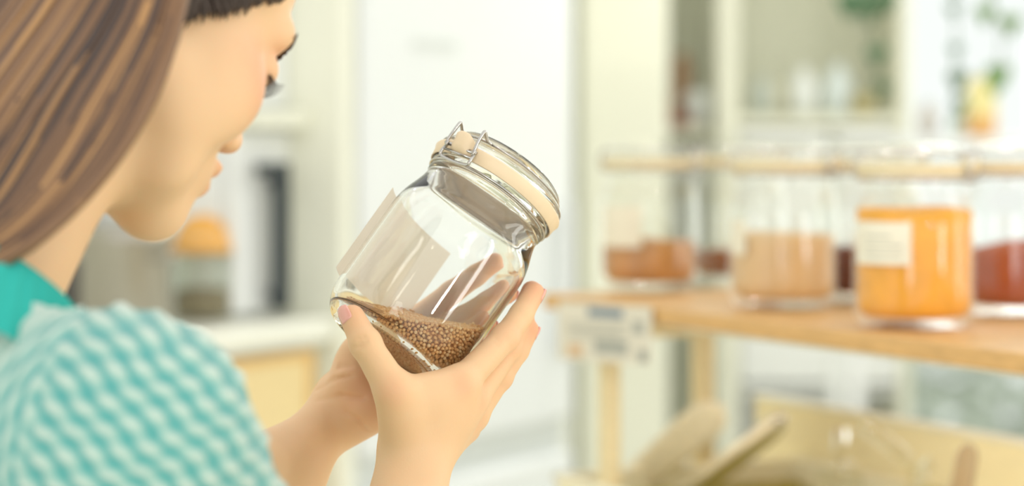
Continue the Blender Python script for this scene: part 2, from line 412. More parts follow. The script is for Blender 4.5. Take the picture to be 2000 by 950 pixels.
M_RUBBERB = mat('shelf_gasket_rubber', srgb(234, 220, 182), .5, vary=.04, scale=60)
def jar_parts(root, s, phi, glass, lidglass, seg=64):
    """all parts of one swing-top jar under root; s = size, phi = clasp angle from the -y side towards +x"""
    out = [(0, .0010), (.034, .0009), (.0362, .0002), (.0375, 0), (.0400, 0), (.0435, .0018), (.0470, .0068), (.0494, .013), (.0504, .021), (.0505, .03),
           (.0505, .085), (.0500, .091), (.0483, .0985), (.0462, .1045), (.0445, .110), (.0437, .114), (.0437, .1165), (.0447, .118), (.0447, .1205),
           (.0438, .122), (.0450, .124), (.0462, .1262), (.0462, .1280), (.0452, .1295), (.0400, .1295), (.0392, .127), (.0392, .114), (.0405, .1085),
           (.0430, .102), (.0458, .096), (.0472, .090), (.0477, .084), (.0477, .026), (.0470, .0185), (.0448, .0112), (.0410, .0064), (.0350, .0038), (.030, .0034), (0, .0034)]
    MB().lathe([(r*s, z*s) for r, z in chaikin(out, 2 if seg > 100 else 1)], seg).build('glass_body', glass, root, True)
    lid = [(.0385, .1355), (.0465, .1355), (.0474, .1372), (.0472, .1395), (.0455, .1415), (.0422, .1425), (.0412, .1440), (.0415, .1462), (.0404, .1485), (.0380, .1502),
           (.0340, .1508), (.0280, .1518), (.0150, .1532), (0, .1536), (0, .1494), (.015, .1490), (.028, .1472), (.0335, .1455), (.0352, .1425), (.0358, .1310), (.0364, .1298), (.0378, .1298), (.0384, .1310)]
    MB().lathe([(r*s, z*s) for r, z in chaikin(lid, 2 if seg > 100 else 1, True)], seg, closed=True).build('lid', lidglass, root, True)
    # rubber ring with its pull tab
    V = []; Fc = []; n = 96; prof = [(.0380, .1297), (.0464, .1297), (.0468, .1258), (.0475, .1262), (.0481, .1315), (.0492, .1342), (.0487, .1354), (.0380, .1354)]
    mm = len(prof)
    for i in range(n):
        a = 2*PI*i/n; da = (a-phi+PI) % (2*PI)-PI; w = max(0, 1-(abs(da)/.175)**4)
        for j, (r, z) in enumerate(prof):
            if 3 <= j <= 6: r = r+.0075*w; z = z+.0045*w
            if j == 2: r = r+.003*w
            V.append((math.sin(a)*r*s, -math.cos(a)*r*s, z*s))
    for i in range(n):
        i2 = (i+1) % n
        for j in range(mm):
            j2 = (j+1) % mm; Fc.append((i*mm+j, i2*mm+j, i2*mm+j2, i*mm+j2))
    mesh_obj('rubber_gasket', V, Fc, M_RUBBER if seg > 100 else M_RUBBERB, root)
    ph = lambda r, z, t: ((math.sin(phi)*r+math.cos(phi)*t)*s, (-math.cos(phi)*r+math.sin(phi)*t)*s, z*s)
    ring = [((.0452)*s*math.sin(a), -(.0452)*s*math.cos(a), .1222*s) for a in np.linspace(0, 2*PI, 73)[:-1]]
    MB().tube(ring, .00085*s, 8, closed=True).build('neck_wire', M_WIRE, root, True)
    ring = [((.0426)*s*math.sin(a), -(.0426)*s*math.cos(a), .1438*s) for a in np.linspace(0, 2*PI, 73)[:-1] if abs((a-phi+PI) % (2*PI)-PI) > .25]
    k = next((i for i in range(len(ring)) if (Vector(ring[i])-Vector(ring[i-1])).length > .012*s), 0); ring = ring[k:]+ring[:k]
    MB().tube(ring, .0007*s, 8).build('lid_wire', M_WIRE, root, True)
    # clasp: lower lever loop and upper bail with its two peaks
    w = .0122
    lo = [ph(.0495, .1310, -w), ph(.0500, .1240, -w-.0008), ph(.0488, .1212, -w+.001), ph(.0480, .1206, 0), ph(.0488, .1212, w-.001), ph(.0500, .1240, w+.0008), ph(.0495, .1310, w)]
    m = MB().tube(catmull(lo, 6), .00115*s, 8)
    m.tube([ph(.0503, .1262, -w), ph(.0500, .1262, w)], .0009*s, 8)
    for q in (-1, 1): m.tube([ph(.0505, .1305, q*(w+.0018)), ph(.0505, .1305, q*(w-.0045))], .0012*s, 8)
    m.build('clasp_lever', M_WIRE, root, True)
    m = MB()
    for q in (-1, 1):
        pk = [ph(.0512, .1295, q*w), ph(.0520, .1325, q*w), ph(.0528, .1375, q*(w-.0006)), ph(.0530, .1448, q*(w-.0010)), ph(.0523, .1462, q*(w-.0011)), ph(.0508, .1457, q*(w-.001)), ph(.0455, .1434, q*(w-.0006)), ph(.0420, .1438, q*(w+.0006))]
        m.tube(catmull(pk, 6), .00115*s, 8)
        c = [np.array(ph(.0508, .1300, q*w))+np.array([0, math.cos(a), math.sin(a)])*.0019*s for a in np.linspace(0, 2*PI, 13)[:-1]]
        m.tube(c, .0009*s, 6, closed=True)
    m.tube([ph(.0420, .1439, -w-.0006), ph(.0432, .1441, 0), ph(.0420, .1439, w+.0006)], .0009*s, 7).tube([ph(.0512, .1296, -w), ph(.0512, .1296, w)], .0008*s, 7)
    m.build('clasp_bail', M_WIRE, root, True)
    # hinge opposite
    w = .006; r0 = -1
    hg = [ph(-.0460, .1222, -w), ph(-.0500, .1260, -w), ph(-.0505, .1380, -w*.9), ph(-.0470, .1440, -w*.8), ph(-.0426, .1438, -w*.6)]
    hg2 = [tuple(p) for p in hg]
    m = MB().tube(catmull(hg, 5), .001*s, 7)
    hg = [ph(-.0460, .1222, w), ph(-.0500, .1260, w), ph(-.0505, .1380, w*.9), ph(-.0470, .1440, w*.8), ph(-.0426, .1438, w*.6)]
    m.tube(catmull(hg, 5), .001*s, 7).tube([ph(-.0505, .1330, -w*1.3), ph(-.0505, .1330, w*1.3)], .0011*s, 7)
    m.build('hinge', M_WIRE, root, True)

def curved_label(root, s, a0, a1, z0, z1, m, r=.0511, name='label'):
    V = []; Fc = []; n = 24
    for k, rr in enumerate((r, r+.0004)):
        for i in range(n+1):
            a = a0+(a1-a0)*i/n
            for z in (z0, z1): V.append((math.sin(a)*rr*s, -math.cos(a)*rr*s, z*s))
    o = 2*(n+1)
    for i in range(n):
        Fc.append((o+2*i, o+2*i+2, o+2*i+3, o+2*i+1)); Fc.append((2*i, 2*i+1, 2*i+3, 2*i+2))
        Fc.append((2*i, 2*i+2, o+2*i+2, o+2*i)); Fc.append((2*i+1, o+2*i+1, o+2*i+3, 2*i+3))
    Fc += [(0, o, o+1, 1), (2*n, 2*n+1, o+2*n+1, o+2*n)]
    return mesh_obj(name, V, Fc, m, root, False)

def filling(root, s, top, m, heap=.004, lump=.0012, seed=1, grain=0):
    """powder or pulse filling: solid of the jar's inside with an uneven top"""
    r = np.random.RandomState(seed); V = []; Fc = []; n = 56
    prof = [(0, .0088), (.030, .0089), (.040, .0100), (.0445, .0132), (.0468, .0190), (.0473, .026), (.0473, .06)]
    prof = [p for p in prof if p[1] < top-.004]+[(.0473, top)]
    ph = r.uniform(0, 6.28, 6)
    def bump(a, rr):
        return heap*(1-(rr/.047)**2)+lump*(math.sin(2*a+ph[0])+.6*math.sin(3*a+ph[1])+.4*math.sin(5*a+ph[2]))*(rr/.047)+lump*.7*math.sin(90*rr*math.cos(a)+ph[3])
    rings = list(prof)+[(q, None) for q in (.045, .041, .036, .03, .023, .015, .008, 0)]
    for rr, z in rings:
        for i in range(n):
            a = 2*PI*i/n; zz = z if z is not None else top+bump(a, rr)
            if z == top: zz = top+bump(a, rr)
            V.append((math.cos(a)*max(rr, 1e-5)*s, math.sin(a)*max(rr, 1e-5)*s, zz*s))
    for j in range(len(rings)-1):
        for i in range(n):
            i2 = (i+1) % n; Fc.append((j*n+i, j*n+i2, (j+1)*n+i2, (j+1)*n+i))
    return mesh_obj('filling', V, Fc, m, root)

# ---- the jar in her hands
AX = np.array([.574*.954, .30, .819*.954]); AX /= np.linalg.norm(AX)
NR = np.array([0, -1, 0.]); NR = NR-NR@AX*AX; NR /= np.linalg.norm(NR)
RT = np.cross(-NR, AX)
JB = P(749, 681, 1.664)
JR3 = np.stack([RT, -NR, AX], 1)
def cyl(phi, h, rho):
    """point at angle phi (degrees, from the side nearest the lens towards its right), height h, radius rho of the held jar"""
    a = math.radians(phi); return JB+AX*h+(NR*math.cos(a)+RT*math.sin(a))*rho
held = empty('swing_top_jar', JB, 'clear glass swing-top jar of small tan seeds, tilted and held in both hands', 'jar')
held.rotation_mode = 'QUATERNION'
JM = Matrix([list(r) for r in JR3]); held.rotation_quaternion = JM.to_quaternion()
jar_parts(held, 1.0, math.radians(-42), M_GLASS, M_LIDGLASS, 128)
# stiff square paper tag glued on the left, its edges standing off the round wall
a0 = math.radians(-135)
M_TAG = paper_mat('paper_tag', srgb(255, 246, 232), .65)
Rz = Matrix.Rotation(a0, 4, 'Z')
V = []; nn = 16
for i in range(nn+1):
    x = -.040+.080*i/nn
    for yy in (-.0511, -.0515):
        for z in (.026, .092): V.append(Rz @ Vector((x, yy+.0125*(x/.040)**2, z)))
Fc = []
for i in range(nn):
    a, b = 4*i, 4*i+4
    Fc += [(a, a+1, b+1, b), (a+2, b+2, b+3, a+3), (a, b, b+2, a+2), (a+1, a+3, b+3, b+1)]
Fc += [(0, 2, 3, 1), (4*nn, 4*nn+1, 4*nn+3, 4*nn+2)]
mesh_obj('paper_label', V, Fc, M_TAG, held, False)

# ---- seeds: a thick skin of single grains over the wall, the floor and the free surface
NSL = np.array([math.sin(math.radians(9.5)), .05, math.cos(math.radians(9.5))]); NSL /= np.linalg.norm(NSL)
n_loc = NSL@JR3; d_loc = (P(800, 613, 1.69)-JB)@JR3@n_loc-.0025
SR = .00120
def inner_r(z): return np.interp(z, [.0034, .0040, .0066, .0112, .0185, .026, .084], [.030, .0350, .0408, .0446, .0469, .0476, .0476])
def under(p, off=0): return p@n_loc < d_loc-off+.0012*np.sin(p[:, 0]*150+1)+.001*np.sin(p[:, 1]*190+p[:, 0]*90)
cands = []
rr2 = np.random.RandomState(3)
def poisson(pts, rmin, prior=None):
    cell = rmin/math.sqrt(3)*1.0; grid = {}
    keep = [] ; r2 = rmin*rmin; c0 = 2*cell
    def key(p): return (int(p[0]//c0), int(p[1]//c0), int(p[2]//c0))
    for p in ([] if prior is None else prior): grid.setdefault(key(p), []).append(p)
    for p in pts:
        p = (float(p[0]), float(p[1]), float(p[2])); k = key(p); ok = True
        for dx in (-1, 0, 1):
            for dy in (-1, 0, 1):
                for dz in (-1, 0, 1):
                    for q in grid.get((k[0]+dx, k[1]+dy, k[2]+dz), ()):
                        if (p[0]-q[0])**2+(p[1]-q[1])**2+(p[2]-q[2])**2 < r2: ok = False; break
                    if not ok: break
                if not ok: break
            if not ok: break
        if ok: grid.setdefault(k, []).append(p); keep.append(p)
    return keep
def layer(inset, N):
    a = rr2.uniform(-PI, PI, N); z = rr2.uniform(.0040+SR+inset*.6, .092, N); r = inner_r(z-inset*.3)-SR-inset-.0002
    w = np.stack([np.sin(a)*r, -np.cos(a)*r, z], 1)
    a = rr2.uniform(-PI, PI, N//2); r = np.sqrt(rr2.uniform(0, 1, N//2))*(.0435-inset); z = np.interp(r, [0, .030, .035, .041, .0435], [.0036, .0036, .0042, .0068, .0095])+SR+inset
    b = np.stack([np.sin(a)*r, -np.cos(a)*r, z], 1)
    x = rr2.uniform(-.048, .048, (N, 2)); z = (d_loc-SR*.2-inset-x@n_loc[:2])/n_loc[2]
    t = np.stack([x[:, 0], x[:, 1], z], 1); t = t[(np.hypot(t[:, 0], t[:, 1]) < inner_r(t[:, 2])-SR) & (t[:, 2] > .0036+SR)]
    allp = np.concatenate([w[under(w, inset*.5)], b[under(b, 0)], t]); rr2.shuffle(allp); return allp
s1 = poisson(layer(0, 90000), 2*SR*.91)
s2 = poisson(layer(.0018, 40000), 2*SR*.95, s1)
seeds = np.array(s1+s2)
t = (1+5**.5)/2
ico = np.array([(-1, t, 0), (1, t, 0), (-1, -t, 0), (1, -t, 0), (0, -1, t), (0, 1, t), (0, -1, -t), (0, 1, -t), (t, 0, -1), (t, 0, 1), (-t, 0, -1), (-t, 0, 1)]); ico /= np.linalg.norm(ico[0])
icf = [(0, 11, 5), (0, 5, 1), (0, 1, 7), (0, 7, 10), (0, 10, 11), (1, 5, 9), (5, 11, 4), (11, 10, 2), (10, 7, 6), (7, 1, 8), (3, 9, 4), (3, 4, 2), (3, 2, 6), (3, 6, 8), (3, 8, 9), (4, 9, 5), (2, 4, 11), (6, 2, 10), (8, 6, 7), (9, 8, 1)]
iv = [tuple(v) for v in ico]; nf = []; mid = {}
def mp_(a, b):
    k = (min(a, b), max(a, b))
    if k not in mid:
        v = (np.array(iv[a])+np.array(iv[b])); v /= np.linalg.norm(v); iv.append(tuple(v)); mid[k] = len(iv)-1
    return mid[k]
for a, b, c in icf:
    x, y, z = mp_(a, b), mp_(b, c), mp_(c, a); nf += [(a, x, z), (b, y, x), (c, z, y), (x, y, z)]
iv = np.array(iv); nf = np.array(nf)
def grains(name, pts, rad, m, root, squash=.12, lo=False):
    tv = ico if lo else iv; tf = np.array(icf) if lo else nf
    n = len(pts); sc = rad*(1+rr2.uniform(-.09, .06, (n, 1, 1)))*(1+rr2.uniform(-squash, squash*.3, (n, 1, 3)))
    V = pts[:, None, :]+tv[None]*sc; Fq = (tf[None]+(np.arange(n)*len(tv))[:, None, None]).reshape(-1, 3)
    o = mesh_obj(name, V.reshape(-1, 3), Fq, m, root); fattr(o, 'tone', np.repeat(rr2.uniform(0, 1, n), len(tv))); return o
M_SEED = mat('seed_skin', srgb(205, 150, 92), .42, spec=.4)
attr_color(M_SEED, 'tone', [(0, srgb(228, 168, 104)), (.35, srgb(242, 188, 122)), (.75, srgb(248, 200, 136)), (1, srgb(252, 218, 166))])
sd = grains('seeds', seeds, SR, M_SEED, held); tag(sd, kind='stuff')
# the packed grains inside that skin
V = []; Fc = []; n = 40
core = [(0, .0078), (.032, .0078), (.038, .0105), (.0425, .0155), (.0445, .028)]
for r, z in core:
    for i in range(n):
        a = 2*PI*i/n; V.append([math.cos(a)*max(r, 1e-5), math.sin(a)*max(r, 1e-5), z])
for i in range(n):
    a = 2*PI*i/n; r = .0445; V.append([math.cos(a)*r, math.sin(a)*r, 0])
V = np.array(V); zt = (d_loc-.003-V[:, :2]@n_loc[:2])/n_loc[2]
V[-n:, 2] = zt[-n:]; V[:, 2] = np.maximum(np.minimum(V[:, 2], zt), .0078)
k = len(V); V = np.vstack([V, [[0, 0, (d_loc-.003)/n_loc[2]]]])
for j in range(len(core)):
    for i in range(n): i2 = (i+1) % n; Fc.append((j*n+i, j*n+i2, (j+1)*n+i2, (j+1)*n+i))
for i in range(n): Fc.append(((len(core))*n+i, (len(core))*n+(i+1) % n, k))
M_SEEDCORE = mat('packed_seed', srgb(215, 158, 98), .8, vary=.25, scale=500, bump=.6, bscale=700)
tag(mesh_obj('seed_core', V, Fc, M_SEEDCORE, held), kind='stuff')
# ------------------------------------------------------------ the person
person = empty('person', (-.38, 1.34, 0), 'person with long brown hair in a teal knit sweater, looking down at the jar', 'person')
V3 = lambda *a: np.array(a, float)
# frames
def head_frame():
    ps, ph, ro = np.radians(44), np.radians(35), np.radians(-7)
    Fw = V3(np.cos(ph)*np.cos(ps), np.cos(ph)*np.sin(ps), -np.sin(ph)); Lf = V3(-np.sin(ps), np.cos(ps), 0); U = np.cross(Fw, Lf)
    return .96*np.stack([Fw, np.cos(ro)*Lf+np.sin(ro)*U, -np.sin(ro)*Lf+np.cos(ro)*U], 1)
HR = head_frame(); HO = V3(-.2105, 1.432, 1.4585)
hd = lambda *p: HO+HR@V3(*p)
def head_prims():
    L = [ell((-.010, 0, .036), (.090, .073, .082), .01), ell((.030, 0, .040), (.060, .060, .060), .02),
         ell((.035, 0, -.030), (.048, .056, .066), .025)]
    for s in (-1, 1):
        L += [ell((.055, s*.034, -.034), (.029, .027, .030), .022), ell((.030, s*.050, -.050), (.035, .017, .035), .02),
              cone((-.002, s*.052, -.058), (.045, s*.034, -.092), .014, .015, .022)]
    L += [cone((.045, .03, -.092), (.072, 0, -.100), .014, .016, .02), cone((.045, -.03, -.092), (.072, 0, -.100), .014, .016, .02),
          ell((.030, 0, -.070), (.045, .042, .034), .02), ell((.076, 0, -.101), (.0150, .0165, .0150), .012),
          ell((.074, 0, -.072), (.021, .027, .020), .014)]
    for s in (-1, 1):   # brow ridge, socket, lids
        L += [cone((.086, s*.012, .017), (.074, s*.046, .018), .009, .008, .014),
              ell((.098, s*.031, -.001), (.014, .017, .011), .012, '-'),
              ell((.0755, s*.0315, -.003), (.0150, .0160, .0118), .003)]
    L += [cone((.086, 0, .006), (.100, 0, -.033), .0065, .0080, .012), ell((.1015, 0, -.034), (.0088, .0090, .0080), .006)]
    for s in (-1, 1):
        L += [ell((.0945, s*.0115, -.040), (.0085, .0060, .0065), .005), ell((.0985, s*.006, -.0475), (.0042, .0032, .0030), .003, '-')]
    L += [ell((.0925, 0, -.0615), (.0085, .019, .0068), .005), ell((.0905, 0, -.0755), (.0090, .017, .0070), .004),
          ell((.1005, 0, -.0685), (.0070, .022, .0011), .0025, '-')]
    for s in (-1, 1):
        L += [ell((-.022, s*.0650, -.008), (.0140, .0050, .0240), .006)]
    return L
HEAD = group(head_prims(), .02, R3=HR, O=HO)
NB = V3(-.305, 1.315, 1.295)              # neck base
SHR, SHL = V3(-.186, 1.232, 1.229), V3(-.385, 1.405, 1.222)
EL_R, EL_L = V3(-.108, 1.430, .985), V3(-.262, 1.620, 1.040)
neck = [cone(hd(-.022, 0, -.050), NB+V3(0, .0, -.03), .042, .050, .024), cone(hd(.0, 0, -.070), NB+V3(.012, .02, -.02), .032, .036, .03)]
# right hand (back of the hand towards the lens)
WR = P(812, 905, 1.632)
def fing(js, rs, k=.004): return [cone(js[i], js[i+1], rs[i], rs[i+1], .0025 if i else .004) for i in range(len(js)-1)]
RI = [P(897, 752, 1.628), cyl(71, .047, .0640), cyl(78, .068, .0625), cyl(84, .087, .0605)]
RM = [P(922, 780, 1.648), cyl(90, .047, .0665), cyl(96, .071, .0635), cyl(102, .092, .0605)]
RG = [P(922, 812, 1.668), cyl(95, .030, .0735), cyl(97, .052, .0740), cyl(99, .069, .0730)]
RP = [P(908, 836, 1.688), cyl(108, .014, .0720), cyl(112, .031, .0700), cyl(116, .046, .0670)]
RT_ = [P(793, 858, 1.622), P(768, 762, 1.598), P(714, 672, 1.600), P(688, 620, 1.611)]
fr = [.0104, .0086, .0079, .0070]
hand_r = []
for js, q in ((RI, 1), (RM, 1), (RG, .95), (RP, .86)):
    hand_r.append(group(fing(js, [r*q for r in fr]), .0035))
    hand_r.append(ell(js[1], np.array([.0093]*3)*q, .003))
hand_r.append(group([cone(RT_[0], RT_[1], .0165, .0118), cone(RT_[1], RT_[2], .0116, .0094, .005), cone(RT_[2], RT_[3], .0096, .0080, .003), ell(RT_[2], (.0100,)*3, .003)], .008))
palm = []
for js, ra, rb in ((RI, .0135, .0112), (RM, .0145, .0115), (RG, .014, .0112), (RP, .013, .0105)):
    w = WR+(js[0]-(RM[0]+RG[0])/2)*.42; palm.append(cone(w, js[0], ra, rb, .014))
palm += [cone(RT_[1]+V3(.002, .004, 0), P(850, 762, 1.618), .0090, .0085, .010), cone(P(850, 762, 1.618), RI[0], .0085, .0100, .012), cone(P(800, 800, 1.612), P(880, 800, 1.635), .0130, .0130, .016)]
fa = EL_R-WR; side = V3(1, .35, 0)
arm_r = [cone(WR-side*.0060+V3(0, 0, .012), WR+fa*.30-side*.006, .0150, .0195, .012), cone(WR+side*.0095+V3(0, 0, .012), WR+fa*.30+side*.011, .0150, .0195, .012),
         cone(WR+fa*.30, WR+fa*.55, .030, .036, .02), cone(WR+fa*.55, EL_R, .036, .036, .02)]
JARSUB = lambda: Prim(lambda p: np.maximum(np.linalg.norm((p-JB)-((p-JB)@AX)[:, None]*AX, axis=1)-.0508, np.maximum(-((p-JB)@AX)-.0005-.0*p[:, 0], ((p-JB)@AX)-.12)), JB+AX*.06, .09, .003, '-')
RH = arm_r+palm+hand_r
# left hand: palm behind and under the far side of the jar
WL = P(668, 797, 1.742)
LI = [cyl(174, .036, .0680), cyl(164, .071, .0640), cyl(156, .090, .0620), cyl(149, .105, .0605)]
LM = [cyl(164, .024, .0690), cyl(148, .059, .0650), cyl(137, .076, .0625), cyl(129, .088, .0605)]
LG = [cyl(160, .006, .0700), cyl(146, .038, .0660), cyl(135, .051, .0630), cyl(128, .062, .0605)]
LP = [cyl(158, -.012, .0680), cyl(146, .014, .0670), cyl(136, .026, .0640), cyl(129, .037, .0610)]
LT = [P(692, 745, 1.722), cyl(187, -.006, .0690), cyl(188, .012, .0665), cyl(190, .028, .0640)]
hand_l = []
for js, q in ((LI, 1), (LM, 1), (LG, .95), (LP, .86)): hand_l.append(group(fing(js, [r*q for r in fr]), .0035))
hand_l.append(group([cone(LT[0], LT[1], .0150, .0120), cone(LT[1], LT[2], .0115, .0095, .005), cone(LT[2], LT[3], .0096, .0080, .003)], .010))
palm_l = []
for js, ra, rb in ((LI, .0140, .0112), (LM, .0150, .0115), (LG, .0150, .0112), (LP, .0145, .0105)):
    w = WL+(js[0]-(LM[0]+LG[0])/2)*.45; palm_l.append(cone(w, js[0], ra, rb, .014))
palm_l += [cone(P(690, 800, 1.735), P(722, 800, 1.715), .0150, .0140, .016), cone(P(694, 745, 1.728), P(704, 690, 1.728), .0135, .0125, .014)]
fl = EL_L-WL; sl = V3(.70, .1, .70)
arm_l = [cone(WL-sl*.0100+V3(.005, 0, .005), WL+fl*.32-sl*.012, .0150, .0225, .012), cone(WL+sl*.0100+V3(.005, 0, .005), WL+fl*.32+sl*.012, .0150, .0225, .012),
         cone(WL+fl*.30, WL+fl*.55, .031, .036, .02), cone(WL+fl*.55, EL_L, .036, .036, .02)]
LH = arm_l+palm_l+hand_l
R1 = RH+[JARSUB()]; L1 = LH+[JARSUB()]
def onskin(prims, px, py):
    Y = np.linspace(1.52, 1.80, 281); d = evalp(prims, np.array([P(px, py, y) for y in Y])); k = np.argmax(d < 0); return P(px, py, Y[k]-.0004)
def crease(prims, pts, r=.0011, k=.0028):
    q = [onskin(prims, *p) for p in pts]; return [cone(q[i], q[i+1], r*(.5 if i == 0 else 1), r*(.5 if i == len(q)-2 else 1), k, '-') for i in range(len(q)-1)]
for ln in ([(618, 762), (650, 742), (690, 735)], [(640, 724), (662, 716), (686, 716)], [(622, 782), (668, 774), (712, 778)], [(676, 806), (700, 822), (718, 842)]): L1 += crease(LH, ln)
for ln in ([(690, 680), (704, 676), (716, 668)], [(700, 664), (712, 660)]): R1 += crease(RH, ln, .0009, .0022)
for ln in ([(962, 668), (972, 676)], [(966, 660), (977, 668)]): R1 += crease(RH, ln, .0007, .002)
# torso (under the clothes)
HIP = V3(-.36, 1.37, .86)
tr = V3(.74, -.67, 0)
torso = [cone(NB-V3(0, 0, .05), SHR-V3(0, 0, .01), .045, .048, .04), cone(NB-V3(0, 0, .05), SHL-V3(0, 0, .01), .045, .048, .04), cone(NB-V3(0, 0, .06), NB, .05, .046, .03), cone(SHR, EL_R, .047, .038, .03), cone(SHL, EL_L, .047, .038, .03),
         ell((NB+HIP)/2+V3(.0, .0, .02), (.120, .105, .18), .08), ell(HIP, (.15, .13, .14), .05)]
h1 = sdf_mesh([HEAD]+neck, HO-V3(.16, .16, .25), HO+V3(.16, .16, .13), .0023)
h1 = trim(h1, lambda v: v[:, 2] > 1.235)
t1 = trim(sdf_mesh(torso+neck[:1]+arm_r[2:]+arm_l[2:], V3(-.60, 1.10, .70), V3(-.05, 1.75, 1.30), .007), lambda v: (v[:, 2] < 1.285))
lo = np.min([WR, EL_R, RT_[3]], 0)-.05; hi = np.max([WR, EL_R, RM[3], RP[3]], 0)+.03
lo[2] = 1.06
hr = sdf_mesh(R1, lo, hi, .0012)
lo2 = np.min([WL+fl*.6, LT[3], LI[3]], 0)-.05; hi2 = np.max([WL, LI[3], LM[3], LG[3], LP[3]], 0)+.03
hl = sdf_mesh(L1, lo2, hi2, .0013)
hr = (smooth_mesh(*hr, it=2), hr[1]); hl = (smooth_mesh(*hl, it=2), hl[1]); h1 = (smooth_mesh(*h1, it=2), h1[1])
bv, bf = merge_meshes([h1, t1, hr, hl])
# skin tint that belongs to the skin: lips, cheeks, knuckles, finger tips, lids
q = (bv-HO)@HR/.96**2
def blob(p, c, r): return np.exp(-(((p-np.asarray(c))/np.asarray(r))**2).sum(1))
tint = np.zeros(len(bv))
for s in (-1, 1):
    tint += .62*blob(q, (.062, s*.052, -.026), (.026, .02, .020)); tint += .5*blob(q, (.080, s*.034, .006), (.014, .016, .007))
lips = blob(q, (.097, 0, -.0625), (.010, .018, .0055))+blob(q, (.096, 0, -.0755), (.010, .016, .0058)); tint += .9*np.minimum(lips, 1)
tint += .3*blob(q, (.105, 0, -.040), (.012, .014, .012))
for js in (RI, RM, RG, RP):
    tint += .35*blob(bv, js[0]-V3(0, .010, 0), (.008,)*3)+.28*blob(bv, js[1], (.010,)*3)+.55*blob(bv, js[3], (.012,)*3)
for js in (LI, LM, LG, LP): tint += .55*blob(bv, js[3], (.012,)*3)
tint += .35*blob(bv, RT_[3], (.012,)*3)+.25*blob(bv, RT_[1]-V3(0, .01, 0), (.010,)*3)
tint += .5*blob(bv, P(715, 770, 1.72), (.022, .03, .025))
M_SKIN = mat('skin', srgb(234, 192, 148), .5, sss=.25, spec=.35)
M_SKIN.node_tree.nodes['Principled BSDF'].inputs['Subsurface Radius'].default_value = (1, .4, .25)
ramp = attr_color(M_SKIN, 'flush', [(0, srgb(236, 196, 152)), (.45, srgb(232, 174, 134)), (1, srgb(214, 130, 112))])
nt = M_SKIN.node_tree; tcn = nt.nodes.new('ShaderNodeTexNoise'); tcn.inputs['Scale'].default_value = 420; bp = nt.nodes.new('ShaderNodeBump'); bp.inputs['Strength'].default_value = .12; bp.inputs['Distance'].default_value = .0006
nt.links.new(tcn.outputs[0], bp.inputs['Height']); nt.links.new(bp.outputs[0], nt.nodes['Principled BSDF'].inputs['Normal'])
body = mesh_obj('body', bv, bf, M_SKIN, person, True, world=True)
fattr(body, 'flush', np.clip(tint, 0, 1))
# nails: thin curved shields on the backs of the finger tips
M_NAIL = mat('nail', srgb(240, 176, 160), .25, coat=.5, spec=.6)
def nail(tip, dip, outward, w, l, r, name='fingernail'):
    ax = tip-dip; ax = ax/np.linalg.norm(ax); o = outward-outward@ax*ax; o /= np.linalg.norm(o); sd = np.cross(ax, o)
    V = []; Fc = []; nu, nv = 8, 8
    for k, th in enumerate((.0004, -.0012)):
        for i in range(nu+1):
            for j in range(nv+1):
                u = (i/nu*2-1); v = (j/nv*2-1); ww = w*(1-.18*max(v, 0)**2-.10*max(-v, 0)**2)
                a = u*1.0*ww/r/2*.95
                ll = v*l/2*(1-.22*u*u if v > 0 else 1-.15*u*u)
                V.append(tip+ax*(ll+l*.10)+o*((r+th)*math.cos(a)-.0008*max(v, 0)**2)+sd*((r+th)*math.sin(a)))
    K = (nu+1)*(nv+1)
    for i in range(nu):
        for j in range(nv):
            a = i*(nv+1)+j; Fc += [(a, a+1, a+nv+2, a+nv+1), (K+a, K+a+nv+1, K+a+nv+2, K+a+1)]
    for i in range(nu):
        for jj in (0, nv): a = i*(nv+1)+jj; b = a+nv+1; Fc.append((a, b, K+b, K+a) if jj == 0 else (a, K+a, K+b, b))
    for j in range(nv):
        for ii in (0, nu): a = ii*(nv+1)+j; b = a+1; Fc.append((a, K+a, K+b, b) if ii == 0 else (a, b, K+b, K+a))
    o_ = mesh_obj(name, V, Fc, M_NAIL, person, True, world=True); return o_
nail(RT_[3], RT_[2], V3(-.55, -.8, .10), .0105, .0120, .0080)
rad = lambda p: (p-JB)-((p-JB)@AX)*AX
for js, q_ in ((RI, 1), (RM, 1), (RG, .95), (RP, .86)): nail(js[3], js[2], rad(js[3]), .0090*q_, .0100*q_, .0070*q_)
for js, q_ in ((LI, 1), (LM, 1), (LG, .95), (LP, .86)): nail(js[3], js[2], rad(js[3]), .0090*q_, .0100*q_, .0070*q_)
nail(LT[3], LT[2], rad(LT[3]), .0105, .0120, .0080)
